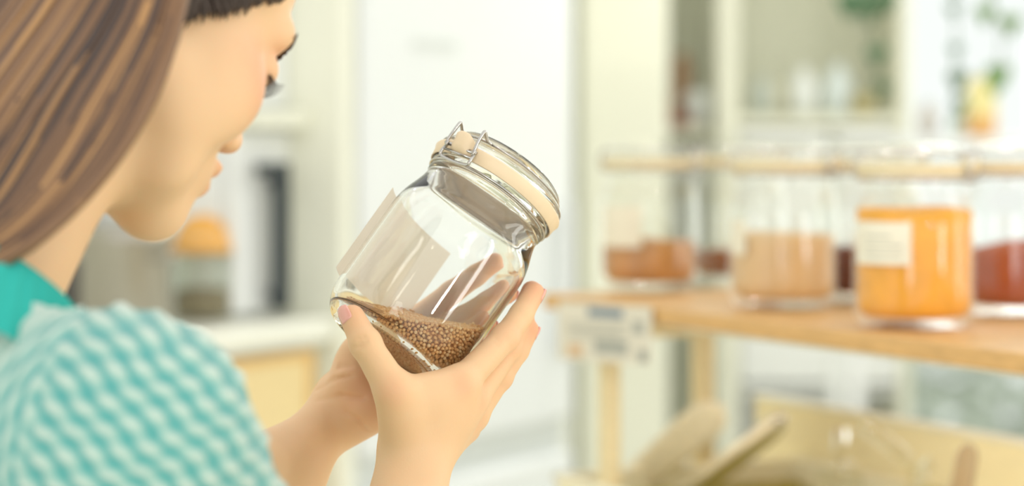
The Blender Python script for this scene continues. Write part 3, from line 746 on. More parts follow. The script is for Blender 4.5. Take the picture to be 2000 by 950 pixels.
# eyes, lashes, brows
M_DARK = mat('lash', srgb(52, 40, 36), .6)
M_BROW = mat('brow', srgb(92, 70, 58), .7)
M_EYE = mat('eye_white', srgb(236, 232, 226), .15)
for s in (-1, 1):
    m = MB()
    for i in range(20):
        u = i/19; y = s*(.018+.029*u); x = .0895-.0105*u**1.6-.004*(1-u)**3
        p0 = hd(x-.0015, y, -.0095); ln = .0085+.002*math.sin(u*3); sp = (u-.35)*.006*s
        p1 = hd(x+ln*.55, y+sp*.5, -.0125); p2 = hd(x+ln, y+sp, -.0125+.0022)
        m.tube([p0, p1, p2], [.00042, .0003, .0001], 5)
    m.tube([hd(.0895-.0105*u**1.6-.004*(1-u)**3-.0006, s*(.018+.029*u), -.0095) for u in np.linspace(0, 1, 12)], .0006, 6)
    m.build('eyelash', M_DARK, person, True, world=True)
    m = MB()
    for i in range(60):
        u = rnd.random(); y = s*(.012+.036*u); z = .0200+.006*math.sin(u*2.4)-.006*u+rnd.uniform(-.0022, .0022); x = .0995-.017*u**1.7
        m.tube([hd(x-.003, y, z), hd(x-.001-.002*u, y+s*.004, z+.001), hd(x-.004-.002*u, y+s*.008, z+.0005)], [.0005, .0005, .0002], 4)
    m.build('eyebrow', M_BROW, person, True, world=True)

# ---- hair: a fitted cap plus long straight locks swept back and down
M_HAIR = mat('hair', srgb(150, 112, 74), .42, spec=.5)
attr_color(M_HAIR, 'tone', [(0, srgb(66, 50, 42)), (.3, srgb(98, 72, 54)), (.62, srgb(128, 94, 64)), (1, srgb(182, 138, 88))])
M_HAIRD = mat('hair_dark', srgb(74, 60, 52), .5, vary=.25, scale=60, stretch=(1, 1, 6), bump=.5, bscale=500)
capP = [Prim(lambda p: HEAD.f(p)-.0055, HEAD.c, HEAD.R+.006, .01)]
cv, cf = sdf_mesh(capP, HO-V3(.14, .14, .14), HO+V3(.14, .14, .16), .0026)
def hairline(v):
    q = (v-HO)@HR/.96**2; x, y, z = q[:, 0], np.abs(q[:, 1]), q[:, 2]
    wv = .0015*np.sin(q[:, 1]*900)
    return ((z > -.030+1.05*x+wv) & (x < .052)) | (z > .068+.12*y) & (x > .02) | (x < -.028)
cv, cf = trim((cv, cf), hairline)
hair_root = mesh_obj('hair', cv, cf, M_HAIRD, person, True, world=True)
sol = hair_root.modifiers.new('thick', 'SOLIDIFY'); sol.thickness = .004; sol.offset = -1
# fine strands softening the hairline
cn_ = vnormals(cv, cf); es = np.sort(np.concatenate([cf[:, [0, 1]], cf[:, [1, 2]], cf[:, [2, 3]], cf[:, [3, 0]]]), 1)
ue, ct = np.unique(es, axis=0, return_counts=True); bvx = np.unique(ue[ct == 1].ravel()); m = MB(); tgt = hd(-.085, 0, .065)
for i in bvx:
    p = cv[i]; qx = ((p-HO)@HR/.96**2)[0]
    if qx < -.035: continue
    for _ in range(2):
        d_ = tgt-p; d_ = d_-cn_[i]*(d_@cn_[i]); d_ /= np.linalg.norm(d_); jt = V3(rnd.uniform(-1, 1), rnd.uniform(-1, 1), rnd.uniform(-1, 1)); a = p+jt*.0012
        m.tube([a-d_*rnd.uniform(.002, .006)-cn_[i]*.003, a+cn_[i]*.0002, a+d_*.010+cn_[i]*.0008, a+d_*.022+cn_[i]*.0002-jt*.002], [.0003, .0011, .0012, .0004], 5)
o_ = m.build('hairline_strands', M_HAIRD, hair_root, True); o_.matrix_parent_inverse = parent_world(hair_root).inverted(); tag(o_, kind='stuff')
# locks: from the parting over the near side of the head, gathered behind the neck

def pushout(p):
    """keep a hair point outside the skull cap and the neck"""
    q = HR.T@(p-HO)/.96**2; c = V3(-.010, 0, .038); d = (q-c)/V3(.106, .090, .099); n = np.linalg.norm(d)
    if n < 1 and q[2] > -.045: q = c+(q-c)/n
    p = HO+HR@q
    a = hd(-.022, 0, -.05); b = NB-V3(0, 0, .06); ab = b-a; t = np.clip((p-a)@ab/(ab@ab), 0, 1); w = p-a-ab*t; L = np.linalg.norm(w); rn = .053+.012*t
    if L < rn: p = a+ab*t+w/max(L, 1e-6)*rn
    return p
edge = [hd(.050, -.004, .126), hd(.040, -.058, .104), P(368, -90, 1.348), P(352, -15, 1.325), P(332, 70, 1.310), P(286, 180, 1.300), P(224, 285, 1.292), P(150, 380, 1.284), P(54, 462, 1.272), P(-45, 525, 1.262), P(-110, 610, 1.255), P(-150, 700, 1.25)]
backp = [hd(-.050, 0, .134), hd(-.095, 0, .100), hd(-.116, 0, .040), hd(-.118, 0, .000), hd(-.114, 0, -.035), P(-330, 190, 1.355), P(-390, 290, 1.350), P(-430, 390, 1.345), P(-450, 470, 1.34), P(-465, 560, 1.34), P(-480, 660, 1.335), P(-490, 780, 1.33)]
leftp = [hd(.050, .004, .126), hd(.040, .060, .104), hd(.022, .086, .050), hd(.010, .092, .020), hd(-.010, .094, -.010), hd(-.030, .092, -.04), hd(-.045, .088, -.07), hd(-.055, .080, -.100), hd(-.060, .075, -.13), hd(-.07, .07, -.155), hd(-.08, .068, -.18), hd(-.09, .065, -.20)]
m = MB(); nl = 960; tn = []
for i in range(nl):
    u = 1-rnd.random()**1.35*1.0 if i < 560 else (-rnd.random() if i < 800 else rnd.uniform(-.3, .35))
    layer_ = rnd.random(); pts = []; ju = rnd.uniform(-.05, .05)
    for k in range(len(edge)):
        uu = u+ju*k/11
        p = edge[k]*min(max(uu, 0), 1)+backp[k]*(1-abs(min(max(uu, -1), 1)))+leftp[k]*min(max(-uu, 0), 1)
        ctr = HO if k < 5 else (HO*(1-(k-4)/7)+NB*((k-4)/7)); o_ = p-ctr; o_ /= np.linalg.norm(o_)
        p = pushout(p)+o_*(.002+.010*layer_*min(1, .3+k/4))*(1 if u > 0 else .6)
        pts.append(p+V3(rnd.uniform(-1, 1), rnd.uniform(-1, 1), rnd.uniform(-1, 1))*.0008)
    cp = catmull(pts, 3); n = len(cp); r0 = rnd.uniform(.0016, .0044)
    R = [r0*min(1, .35+3*t/(n-1)) if t/(n-1) < .8 else r0*(.92*(1-t/(n-1))/.2+.08) for t in range(n)]
    before = len(m.V); m.tube(cp, R, 6, flat=.5, up=tuple(o_)); tt = min(1, max(0, rnd.gauss(.42, .27)+.2*(layer_-.5))); tn += [tt]*(len(m.V)-before)
ho = m.build('lock', M_HAIR, hair_root, True, world=False); fattr(ho, 'tone', tn); tag(ho, kind='stuff')
ho.matrix_parent_inverse = parent_world(hair_root).inverted()

# ---- sweater: chunky two-tone knit, relief built in the mesh
SG = .0135
sw = [cone(NB-V3(0, 0, .06), NB+V3(.008, .006, .01), .080, .071, .02), cone(NB+V3(-.005, .005, -.073), SHR-V3(.015, -.014, .000), .068, .062, .05), cone(NB+V3(0, 0, -.070), SHL, .066, .056, .05),
      cone(SHR, EL_R, .0640, .050, .02), cone(SHL, EL_L, .060, .048, .03),
      ell((NB+HIP)/2+V3(-.01, 0, .02), (.145, .13, .185), .08), ell(HIP+V3(0, 0, .03), (.165, .145, .13), .05)]
sv, sf = sdf_mesh(sw, V3(-.62, 1.08, .78), V3(-.04, 1.78, 1.36), .0026)
elr = (EL_R-SHR)/np.linalg.norm(EL_R-SHR); ell_ = (EL_L-SHL)/np.linalg.norm(EL_L-SHL)
ca = hd(-.03, 0, -.05)-NB; ca /= np.linalg.norm(ca)
keep = lambda v: ((v-EL_R)@elr < -.03) | (np.linalg.norm(v-EL_R, axis=1) > .09)
keep2 = lambda v: ((v-EL_L)@ell_ < -.06) | (np.linalg.norm(v-EL_L, axis=1) > .12)
CN = NB+V3(.014, .004, -.002)
keep3 = lambda v: ((v-CN)@ca < -.005) | (np.linalg.norm(v-CN, axis=1) > .125)
sv, sf = trim((sv, sf), lambda v: keep(v) & keep2(v) & keep3(v) & (v[:, 2] > .80))
sv = smooth_mesh(sv, sf, 2); sn = vnormals(sv, sf)
# stitch lattice: ribs run down the back on the body and along the arm on the sleeve, meeting on the raglan seam
rel = sv-SHR; ax_ = elr
along = rel@ax_; e1 = np.cross(ax_, V3(0, 0, 1)); e1 /= np.linalg.norm(e1); e2 = np.cross(ax_, e1)
ang = np.arctan2(rel@e1, rel@e2)
sa_, sb_ = P(195, 600, 1.24), P(70, 800, 1.19); sno = np.cross(sb_-sa_, V3(.25, 1, .1)); sno /= np.linalg.norm(sno); sno *= np.sign(sno[0])
seam = (sv-sa_)@sno          # > 0 on the right sleeve
right_sleeve = seam > 0
Dv = V3(.60, .20, -.72); Dv /= np.linalg.norm(Dv); Ov = V3(-.1, -1, .35); Du = np.cross(Dv, Ov); Du /= np.linalg.norm(Du)
u_s = rel@Du; v_s = rel@Dv
u_b = (sv-NB)@tr; v_b = -(sv-NB)[:, 2]
LW = .0106; LL = .0128
def lattice(u, v):
    c = (u+.0009*np.sin(v*210+u*60)+.0006*np.sin(v*95))/LW; v = v+.0012*np.sin(u*170+v*40); st = np.cos(2*PI*(v/LL+.5*np.floor(c+.5)*1.0+.22*np.sin(2*PI*c)))
    rib = np.cos(2*PI*c)
    return .5+.27*rib+.30*st*(.55+.45*rib)
hS = lattice(u_s, v_s); hB = lattice(u_b*1.0, v_b*.8); w = 1/(1+np.exp(-seam/.002))
hgt = np.clip(hB*(1-w)+hS*w, 0, 1)
dc = np.linalg.norm(sv-CN-((sv-CN)@ca)[:, None]*ca, axis=1)
yoke = 1/(1+np.exp(-(dc-.108)/.004))
hgt = hgt*yoke+(1-yoke)*(.86+.08*np.cos(2*PI*u_b/LW))
sv = sv+sn*((hgt-.5)*.0042)[:, None]
M_SW = mat('knit_wool', srgb(190, 214, 200), .9, bump=.5, bscale=900, spec=.15)
attr_color(M_SW, 'stitch', [(0, srgb(36, 132, 130)), (.30, srgb(84, 166, 160)), (.60, srgb(164, 198, 184)), (1, srgb(204, 218, 204))])
M_SW.node_tree.nodes['Principled BSDF'].inputs['Sheen Weight'].default_value = .5
sweater = mesh_obj('sweater', sv, sf, M_SW, person, True, world=True); fattr(sweater, 'stitch', hgt)
s_ = sweater.modifiers.new('thick', 'SOLIDIFY'); s_.thickness = .003; s_.offset = -1
M_COL = mat('collar_rib', srgb(54, 178, 166), .9, spec=.15, bump=.3, bscale=900)
# ribbed stand collar
V = []; Fc = []; n = 220; e1c = np.cross(ca, V3(0, 1, 0)); e1c /= np.linalg.norm(e1c); e2c = np.cross(ca, e1c)
prof = [(.110, -.036, 1), (.0995, -.022, 1), (.0925, -.013, 1), (.0845, -.003, 1), (.0785, .006, 1), (.0740, .013, .6), (.0715, .0145, 0), (.0690, .010, 0), (.073, -.006, 0), (.084, -.022, 0)]
for i in range(n):
    a = 2*PI*i/n
    for r, z, rb in prof:
        rr = r+rb*.0011*math.cos(2*PI*i/n*55*1.0)
        V.append(CN+ca*z+(e1c*math.cos(a)+e2c*math.sin(a))*rr)
k = len(prof)
for i in range(n):
    for j in range(k-1):
        i2 = (i+1) % n; Fc.append((i*k+j, i*k+j+1, i2*k+j+1, i2*k+j))
col_o = mesh_obj('collar', V, Fc, M_COL, sweater, True); col_o.matrix_parent_inverse = parent_world(sweater).inverted()
# trousers and shoes (below the frame)
M_TR = mat('trouser_cloth', srgb(120, 128, 138), .9, vary=.1, scale=80)
fw = V3(.67, .74, 0)
hp = V3(-.36, 1.37, .86)
legs = [ell(hp+V3(0, 0, .02), (.150, .135, .12), .03)]
for s in (-1, 1):
    b = hp+tr*s*.085; legs += [cone(b-V3(0, 0, .05), b-V3(0, 0, .42)+fw*.01, .085, .062, .03), cone(b-V3(0, 0, .42)+fw*.01, b*V3(1, 1, 0)+V3(0, 0, .09), .062, .048, .02)]
lv, lf = sdf_mesh(legs, V3(-.62, 1.12, .06), V3(-.12, 1.62, 1.0), .011)
lv, lf = trim((lv, lf), lambda v: (v[:, 2] > .075) & (v[:, 2] < .94))
mesh_obj('trousers', lv, lf, M_TR, person, True, world=True)
M_SH = mat('shoe_canvas', srgb(230, 228, 220), .7)
for s in (-1, 1):
    b = hp+tr*s*.085; b[2] = 0
    shp = [cone(b+V3(0, 0, .045)-fw*.03, b+V3(0, 0, .032)+fw*.14, .040, .030, .03), cone(b+V3(0, 0, .05), b+V3(0, 0, .10), .040, .042, .03)]
    v, f = sdf_mesh(shp, b+V3(-.2, -.2, -.02), b+V3(.25, .25, .15), .006)
    v[:, 2] = np.maximum(v[:, 2], 0); mesh_obj('shoe', v, f, M_SH, person, True, world=True)
# ------------------------------------------------------------ the wooden shelf with its jars, and the bins under it
SA = np.array([.036, 3.0075, 0]); sdv = np.array([.438, -.899, 0]); sdv /= np.linalg.norm(sdv); snv = np.array([-sdv[1], sdv[0], 0])
SZ = 1.38-.188
# shelf frame: x along the front edge towards the right of the photo, y into the depth
SM = Matrix(((sdv[0], snv[0], 0, SA[0]), (sdv[1], snv[1], 0, SA[1]), (0, 0, 1, 0), (0, 0, 0, 1)))
SROT = math.atan2(sdv[1], sdv[0])
sp = lambda t, n, z=0: SA+sdv*t+snv*n+np.array([0, 0, z])
def sloc(p): r = np.asarray(p)-SA; return r@sdv, r@snv
def sbox(m, x0, x1, y0, y1, z0, z1, bev=0.): return m.box(((x0+x1)/2, (y0+y1)/2, (z0+z1)/2), (x1-x0, y1-y0, z1-z0), bev, SM)
M_WOOD = mat('oak_board', srgb(222, 176, 112), .38, vary=.14, scale=6, stretch=(6, 6, 30), spec=.5)
M_WOODL = mat('pale_wood', srgb(236, 220, 176), .5, vary=.08, scale=8, stretch=(6, 6, 20))
unit = empty('shelving_unit', sp(.5, .2), 'oak topped shelving unit carrying the jars above and the bins below', 'shelf')
L_ = 1.75
def up(mb, name, m, parent=None, smooth=False): return mb.build(name, m, parent or unit, smooth, world=True)
up(sbox(MB(), 0, L_, 0, .42, SZ-.018, SZ, .002), 'shelf_board', M_WOOD)
up(sbox(MB(), 0, L_, 0, .42, .865, .885, .002), 'shelf_board', M_WOODL)
up(sbox(MB(), 0, L_, 0, .42, .22, .24, .002), 'shelf_board', M_WOODL)
for t, n, w in ((.115, .012, .020), (.0, .200, .022), (L_-.05, .012, .024), (L_-.05, .395, .024)):
    up(sbox(MB(), t, t+w, n, n+w, 0, SZ-.018, .002), 'post', M_WOODL)
for t in (.115, L_-.05): up(sbox(MB(), t, t+.022, .03, .395, SZ-.045, SZ-.0185, .001), 'cross_rail', M_WOODL)
# fill light added under the board to brighten the bins, with slim casing
up(sbox(MB(), .20, L_-.06, .035, .050, SZ-.0265, SZ-.0185, .001), 'added_light_strip', M_CREAM)
ls_ = area('shelf_fill_light', tuple(sp(.95, .052, SZ-.030)), tuple(sp(.95, .30, SZ-.25)), 1.4, .012, 2.2, (1, .98, .90))
ls_.rotation_euler = (Matrix.Rotation(SROT, 4, 'Z') @ Matrix.Rotation(math.radians(32), 4, 'X')).to_euler()
# paper notice hanging over the front edge at the left end
M_NOTE = mat('notice_paper', srgb(232, 226, 208), .8, vary=.03, scale=20)
M_INKB = mat('ink_blue', srgb(120, 138, 152), .8); M_INKG = mat('ink_grey', srgb(176, 178, 168), .8); M_INKO = mat('ink_ochre', srgb(222, 188, 148), .8)
def notew(px, py, off=.004):
    """point of the notice plane just in front of the shelf edge seen at (px, py)"""
    k = (px-1000)/F_PX; o = SA-snv*off; Y = (o@snv)/(k*snv[0]+snv[1]); return P(px, py, Y)
note = empty('paper_notice', notew(1180, 712), 'beige paper notice with a blue header strip, taped to the shelf edge', 'notice')
def notepatch(name, x0, x1, y0, y1, m, off, th=.0006, slant=12):
    V = []
    for o in (off, off-th):
        for px, py in ((x0, y1), (x1, y1+slant*(x1-x0)/180), (x1, y0+slant*(x1-x0)/180), (x0, y0)): V.append(notew(px, py, o))
    Fc = [(0, 1, 2, 3), (7, 6, 5, 4), (0, 4, 5, 1), (1, 5, 6, 2), (2, 6, 7, 3), (3, 7, 4, 0)]
    return mesh_obj(name, V, Fc, m, note, False, world=True)
notepatch('sheet', 1090, 1273, 588, 702, M_NOTE, .0040)
notepatch('header_strip', 1148, 1216, 601, 618, M_INKB, .0045)
notepatch('print_mark', 1236, 1256, 628, 652, M_INKG, .0045); notepatch('print_mark', 1246, 1264, 684, 708, M_INKG, .0045)
notepatch('print_mark', 1110, 1136, 672, 696, M_INKO, .0045); notepatch('print_mark', 1160, 1225, 664, 690, M_INKG, .0044, .0002)
for k in range(4): notepatch('print_line', 1108, 1225-14*(k % 2), 628+9*k, 631+9*k, M_INKG, .0045, .0002)
# jars
JS = 1.165
def shelf_jar(X, Y, clasp, label, top, fm, heap, lump, seed, lab=None, fill_part=True, grp='swing-top jars on the oak shelf', d=None):
    r = empty('swing_top_jar', (X, Y, SZ), label, 'jar', grp)
    jar_parts(r, JS, clasp, M_GLASS_BACK, M_GLASS_BACK, 56)
    filling(r, JS, top, fm, heap, lump, seed)
    if lab: curved_label(r, JS, *lab)
    return r
M_TURM = mat('orange_powder', srgb(252, 178, 50), .8, vary=.10, scale=45, bump=.3, bscale=600)
M_BROWN = mat('ochre_powder', srgb(206, 146, 82), .85, vary=.22, scale=40, bump=.4, bscale=500)
M_TAN = mat('tan_powder', srgb(234, 198, 148), .85, vary=.08, scale=40, bump=.3, bscale=500)
M_RED = mat('red_powder', srgb(178, 88, 52), .85, vary=.10, scale=50, bump=.3, bscale=600)
M_DK = mat('dark_spice', srgb(150, 92, 52), .85, vary=.2, scale=60)
M_MAR = mat('maroon_spice', srgb(112, 58, 48), .85, vary=.2, scale=60)
R_ = math.radians
shelf_jar(.164, 3.06, R_(75), 'jar a third full of ochre brown powder, leftmost on the oak shelf', .050, M_BROWN, .003, .0015, 2, (R_(-68), R_(-12), .046, .088, M_PAPERW))
shelf_jar(.292, 2.755, R_(60), 'jar half full of pale tan powder, with a pale sticker low on its left', .068, M_TAN, .002, .0008, 3, (R_(-72), R_(-48), .050, .082, M_PAPERW))
oj = shelf_jar(.3890, 2.475, R_(62), 'jar nearly full of bright orange powder at the front of the shelf', .097, M_TURM, .0035, .0010, 5, (R_(-74), R_(-12), .054, .089, M_PAPERW))
shelf_jar(.5257, 2.655, R_(-70), 'jar of brick red powder heaped in the middle, cut by the right edge', .056, M_RED, .010, .001, 6)
shelf_jar(.2825, 3.21, R_(80), 'jar with a little dark brown spice, second from the left in the back', .034, M_DK, .002, .001, 8)
shelf_jar(.399, 2.85, R_(70), 'jar of dark maroon spice mostly hidden behind the orange powder jar', .052, M_MAR, .002, .001, 9)
for k in range(3):                                    # faint printed lines on the orange jar's label
    curved_label(oj, JS, R_(-60), R_(-20-10*(k == 2)), .061+.0075*k, .0622+.0075*k, M_INKG, .0516, 'print_line')

# bins under the shelf with pulses and scoops
M_BIN = mat('bin_cream', srgb(250, 244, 216), .3, vary=.03, scale=10, coat=.3)
M_PANEL = mat('back_panel_wood', srgb(244, 232, 190), .45, vary=.06, scale=6, stretch=(4, 4, 20))
bp_ = empty('bin_backboard', sp(.5, .36, .885), 'pale yellow wooden board standing behind the pulse bins', 'board')
sbox(MB(), -.09, 1.55, .345, .358, .885, 1.38-.334, .002).build('panel', M_PANEL, bp_, world=True)
sbox(MB(), -.09, 1.55, .341, .362, 1.38-.336, 1.38-.330, .002).build('edge_strip', M_CREAM, bp_, world=True)
M_ACR = glass_mat('clear_acrylic', (.95, .95, .91, 1), 0)
def pulse_bin(t0, w, label, tone, seed, acr=False):
    b = empty('pulse_bin', sp(t0+w/2, .17, .885), label, 'bin', 'bins in a row under the oak shelf')
    z0, z1, th = .8855, .978, .005; m = MB()
    sbox(m, t0, t0+w, .008, .335, z0, z0+th); sbox(m, t0, t0+th, .008, .335, z0, z1, .001); sbox(m, t0+w-th, t0+w, .008, .335, z0, z1, .001)
    sbox(m, t0, t0+w, .008, .008+th, z0, z1, .001); sbox(m, t0, t0+w, .330, .335, z0, z1, .001)
    m.build('bin_wall', M_BIN, b, world=True)
    m = MB()
    for a in ((t0-.002, t0+w+.002, .003, .014), (t0-.002, t0+w+.002, .328, .339), (t0-.002, t0+.009, .003, .339), (t0+w-.009, t0+w+.002, .003, .339)): sbox(m, *a, z1-.004, z1+.004, .002)
    m.build('rim', M_BIN, b, world=True)
    r = np.random.RandomState(seed); V = []; Fc = []; N = 26; ph = r.uniform(0, 6, 4)
    for i in range(N+1):
        for j in range(N+1):
            x = t0+th+(w-2*th)*i/N; y = .013+.317*j/N
            V.append(sp(x, y, .952+.010*math.sin(9*x*2+ph[0])*math.sin(13*y+ph[1])+.003*math.sin(40*x+ph[2])))
    for i in range(N):
        for j in range(N): a = i*(N+1)+j; Fc.append((a, a+N+1, a+N+2, a+1))
    base = len(V)
    V += [sp(t0+th, .013, z0+th), sp(t0+w-th, .013, z0+th), sp(t0+w-th, .33, z0+th), sp(t0+th, .33, z0+th)]
    mesh_obj('filling_bed', V, Fc, tone[1], b, True, world=True)
    # separate grains lying on the bed
    pts = []
    for _ in range(2600):
        x = t0+th+.004+(w-2*th-.008)*r.rand(); y = .017+.309*r.rand()
        pts.append(sp(x, y, .952+.010*math.sin(9*x*2+ph[0])*math.sin(13*y+ph[1])+.003*math.sin(40*x+ph[2])+.0012))
    g = grains('grains', np.array(pts), .0030, tone[0], b, lo=True); g.matrix_parent_inverse = parent_world(b).inverted(); tag(g, kind='stuff')
    return b
def pulse_mat(n, c1, c2):
    m = mat(n, c1, .45); attr_color(m, 'tone', [(0, c1), (1, c2)]); return (m, mat(n+'_bed', c1, .8, vary=.3, scale=200))
T_MUNG = pulse_mat('olive_pulse', srgb(190, 174, 70), srgb(214, 198, 104))
T_BEAN = pulse_mat('tan_pulse', srgb(220, 190, 136), srgb(222, 196, 146))
T_GRN = pulse_mat('green_pulse', srgb(176, 164, 84), srgb(204, 192, 116))
T_PINK = pulse_mat('rose_pulse', srgb(206, 160, 124), srgb(224, 186, 156))
pulse_bin(.02, .300, 'cream bin of olive green pulses under the leftmost shelf jar', T_GRN, 1)
pulse_bin(.335, .280, 'cream bin of olive green pulses, second along, with steel tongs in it', T_MUNG, 2)
pulse_bin(.630, .250, 'cream bin of tan beans, third along the row', T_BEAN, 3)
pulse_bin(.895, .250, 'cream bin of pinkish pulses with a clear round scoop', T_PINK, 4)
pulse_bin(1.160, .250, 'cream bin at the right end of the row', T_BEAN, 5)

def seenat(px, py, n):
    """point seen at (px, py) standing n metres behind the shelf's front edge"""
    k = (px-1000)/F_PX; Y = (SA@snv+n)/(k*snv[0]+snv[1]); return P(px, py, Y)
M_SCW = mat('scoop_wood', srgb(250, 238, 208), .5, vary=.12, scale=20, stretch=(3, 3, 20))
M_SCS = mat('scoop_steel', (.80, .78, .72, 1), .25, metal=1.)
def paddle(name, label, cat, pa, pb, wa, wb, m, th=.004, grp=None, bowl=0.):
    """flat tapering blade with rounded end from pa (in the bin) to pb (rounded, free end)"""
    pa = np.asarray(pa); pb = np.asarray(pb); ax = (pb-pa); Ln = np.linalg.norm(ax); ax /= Ln
    v = np.array([0, 1., 0]); sd = np.cross(ax, v); sd /= np.linalg.norm(sd); nn = np.cross(sd, ax)
    V = []; N = 18
    rowsn = 7
    for k in range(2):
        for i in range(N+1):
            t = i/N; w = wa+(wb-wa)*t
            if t > .78: w *= math.sqrt(max(0, 1-((t-.78)/.22)**2))*.98+.02
            for j in range(rowsn):
                u = j/(rowsn-1)*2-1
                V.append(pa+ax*Ln*t+sd*(w/2*u)+nn*(th*(.5-k)*(1-.5*abs(u)**3)+bowl*(1-u*u)*min(1, t*3)))
    K = (N+1)*rowsn; Fc = []
    for i in range(N):
        for j in range(rowsn-1):
            a = i*rowsn+j; Fc += [(a, a+rowsn, a+rowsn+1, a+1), (K+a, K+a+1, K+a+rowsn+1, K+a+rowsn)]
        a = i*rowsn; Fc.append((a, K+a, K+a+rowsn, a+rowsn)); a = i*rowsn+rowsn-1; Fc.append((a, a+rowsn, K+a+rowsn, K+a))
    for j in range(rowsn-1): Fc += [(j, j+1, K+j+1, K+j), (N*rowsn+j, K+N*rowsn+j, K+N*rowsn+j+1, N*rowsn+j+1)]
    o = empty(name, pa, label, cat, grp); mesh_obj('blade', V, Fc, m, o, True, world=True); return o, ax, sd, nn
o, ax, sd_, nn = paddle('wooden_scoop', 'pale wooden paddle scoop leaning right out of the leftmost bin', 'scoop', seenat(1170, 1000, .10), seenat(1412, 792, .16), .030, .052, M_SCW, .006)
mesh_obj('rib', *(lambda m: (m.V, m.F))(MB().tube([seenat(1180, 985, .10)+nn*.004, seenat(1290, 880, .13)+nn*.006, seenat(1395, 800, .158)+nn*.004], .004, 8)), M_SCW, o, True, world=True)
o, ax, sd_, nn = paddle('serving_tongs', 'steel and wood serving tongs leaning out of the second bin', 'tongs', seenat(1330, 990, .14), seenat(1535, 812, .20), .016, .030, M_SCS, .0025, None, .004)
m = MB().tube([seenat(1300, 985, .12), seenat(1400, 905, .15), seenat(1515, 822, .195)], [.006, .0055, .005], 8)
m.build('tongs_arm', M_SCW, o, True, world=True)
MB().lathe([(0, -.006), (.006, -.004), (.0075, 0), (.006, .004), (0, .006)], 12, c=tuple(seenat(1522, 818, .197))).build('pivot', M_SCS, o, True, world=True)
o, ax, sd_, nn = paddle('steel_scoop', 'short steel blade scoop, behind the first wooden one', 'scoop', seenat(1265, 985, .20), seenat(1372, 868, .22), .018, .024, M_SCS, .002, None, .003)
o, ax, sd_, nn = paddle('steel_spoon', 'pointed grey steel scoop standing upright in the bin at the right', 'scoop', seenat(1868, 1010, .14), seenat(1893, 866, .14), .022, .022, mat('dull_steel', srgb(186, 174, 146), .35, metal=.5), .002, None, .003)
# clear scoop: an open half round trough with handle
def trough(label, c, r, ln, ang, m, hl):
    o = empty('clear_scoop', c, label, 'scoop'); V = []; Fc = []; N = 20; K = 10
    R3 = Matrix.Translation(Vector(c)) @ Matrix.Rotation(ang[0], 4, 'Z') @ Matrix.Rotation(ang[1], 4, 'Y')
    for k, rr in enumerate((r, r-.002)):
        for i in range(K+1):
            x = ln*i/K
            for j in range(N+1):
                a = PI+PI*j/N; q = rr*(1 if i < K else .9); V.append(R3 @ Vector((x, q*math.cos(a), q*math.sin(a)*.8+.3*r*(i/K)**2*0)))
    S = (K+1)*(N+1)
    for i in range(K):
        for j in range(N): a = i*(N+1)+j; Fc += [(a, a+1, a+N+2, a+N+1), (S+a, S+a+N+1, S+a+N+2, S+a+1)]
        for j in (0, N): a = i*(N+1)+j; Fc.append((a, a+N+1, S+a+N+1, S+a))
    for i in (0, K):
        for j in range(N): a = i*(N+1)+j; Fc.append((a, S+a, S+a+1, a+1))
    mesh_obj('trough', V, Fc, m, o, True, world=True)
    MB().lathe([(0, 0), (r*.98, 0), (r, .001), (r, .003), (0, .003)], 24, M=R3 @ Matrix.Rotation(-PI/2, 4, 'Y') @ Matrix.Scale(.8, 4, (1, 0, 0))).build('end_wall', m, o, True, world=True)
    MB().tube([R3 @ Vector((-.002, 0, 0)), R3 @ Vector((-.03, 0, .012)), R3 @ Vector((-hl, 0, .02))], [.007, .008, .009], 10).build('handle', m, o, True, world=True)
trough('clear plastic scoop lying in the pinkish pulses', seenat(1800, 935, .16), .030, .075, (SROT+1.2, .5), M_ACR, .08)
trough('clear plastic scoop lying in the tan beans', seenat(1640, 935, .20), .026, .070, (SROT-.6, .3), M_ACR, .08)
# ------------------------------------------------------------ kitchen along the slanted wall, far left
def grp_at(name, x, z, label, cat, y=0.05):
    p = WM @ Vector((x, y, z)); return empty(name, p, label, cat)
def wb_(parent, name, x0, x1, y0, y1, z0, z1, m, bev=.003):
    x0, x1 = [onwall(v.px, y0) if isinstance(v, Along) else v for v in (x0, x1)]
    return wbox(MB(), x0, x1, y0, y1, z0, z1, bev).build(name, m, parent, world=True)
X = onwall
M_FR = mat('appliance_white', srgb(233, 236, 235), .3, vary=.01, scale=3, coat=.2)
M_SEAM = mat('seam_grey', srgb(214, 218, 214), .6)
M_BEECH = mat('beech_panel', srgb(240, 216, 160), .5, vary=.05, scale=5, stretch=(2, 2, 14))
M_BEECHD = mat('beech_edge', srgb(232, 190, 120), .5)
M_BLACK = mat('black_metal', srgb(44, 54, 58), .4)
M_TOP = mat('worktop_white', srgb(240, 240, 226), .35, vary=.02, scale=20)
# fridge
f = grp_at('refrigerator', X(875), 0, 'tall white two-door refrigerator behind the held jar', 'fridge', .3)
x0, x1 = X(668), X(1084); zs = .815
wb_(f, 'cabinet_body', x0, x1, .02, .60, .03, 2.05, M_FR)
wb_(f, 'upper_door', x0+.004, x1-.004, -.045, .015, zs+.012, 2.045, M_FR, .012)
wb_(f, 'lower_door', x0+.004, x1-.004, -.045, .015, .10, zs-.045, M_FR, .012)
wb_(f, 'gap_strip', x0+.004, x1-.004, -.02, .018, zs-.045, zs+.012, M_SEAM, .001)
wb_(f, 'badge', X(808), X(892), -.0475, -.045, 1.525, 1.543, M_SEAM, .0005)
wb_(f, 'door_handle', x1-.10, x1-.075, -.085, -.06, .95, 1.25, M_FR, .006)
for k in (.99, 1.21): wb_(f, 'handle_mount', x1-.098, x1-.077, -.062, -.044, k-.01, k+.01, M_FR, .002)
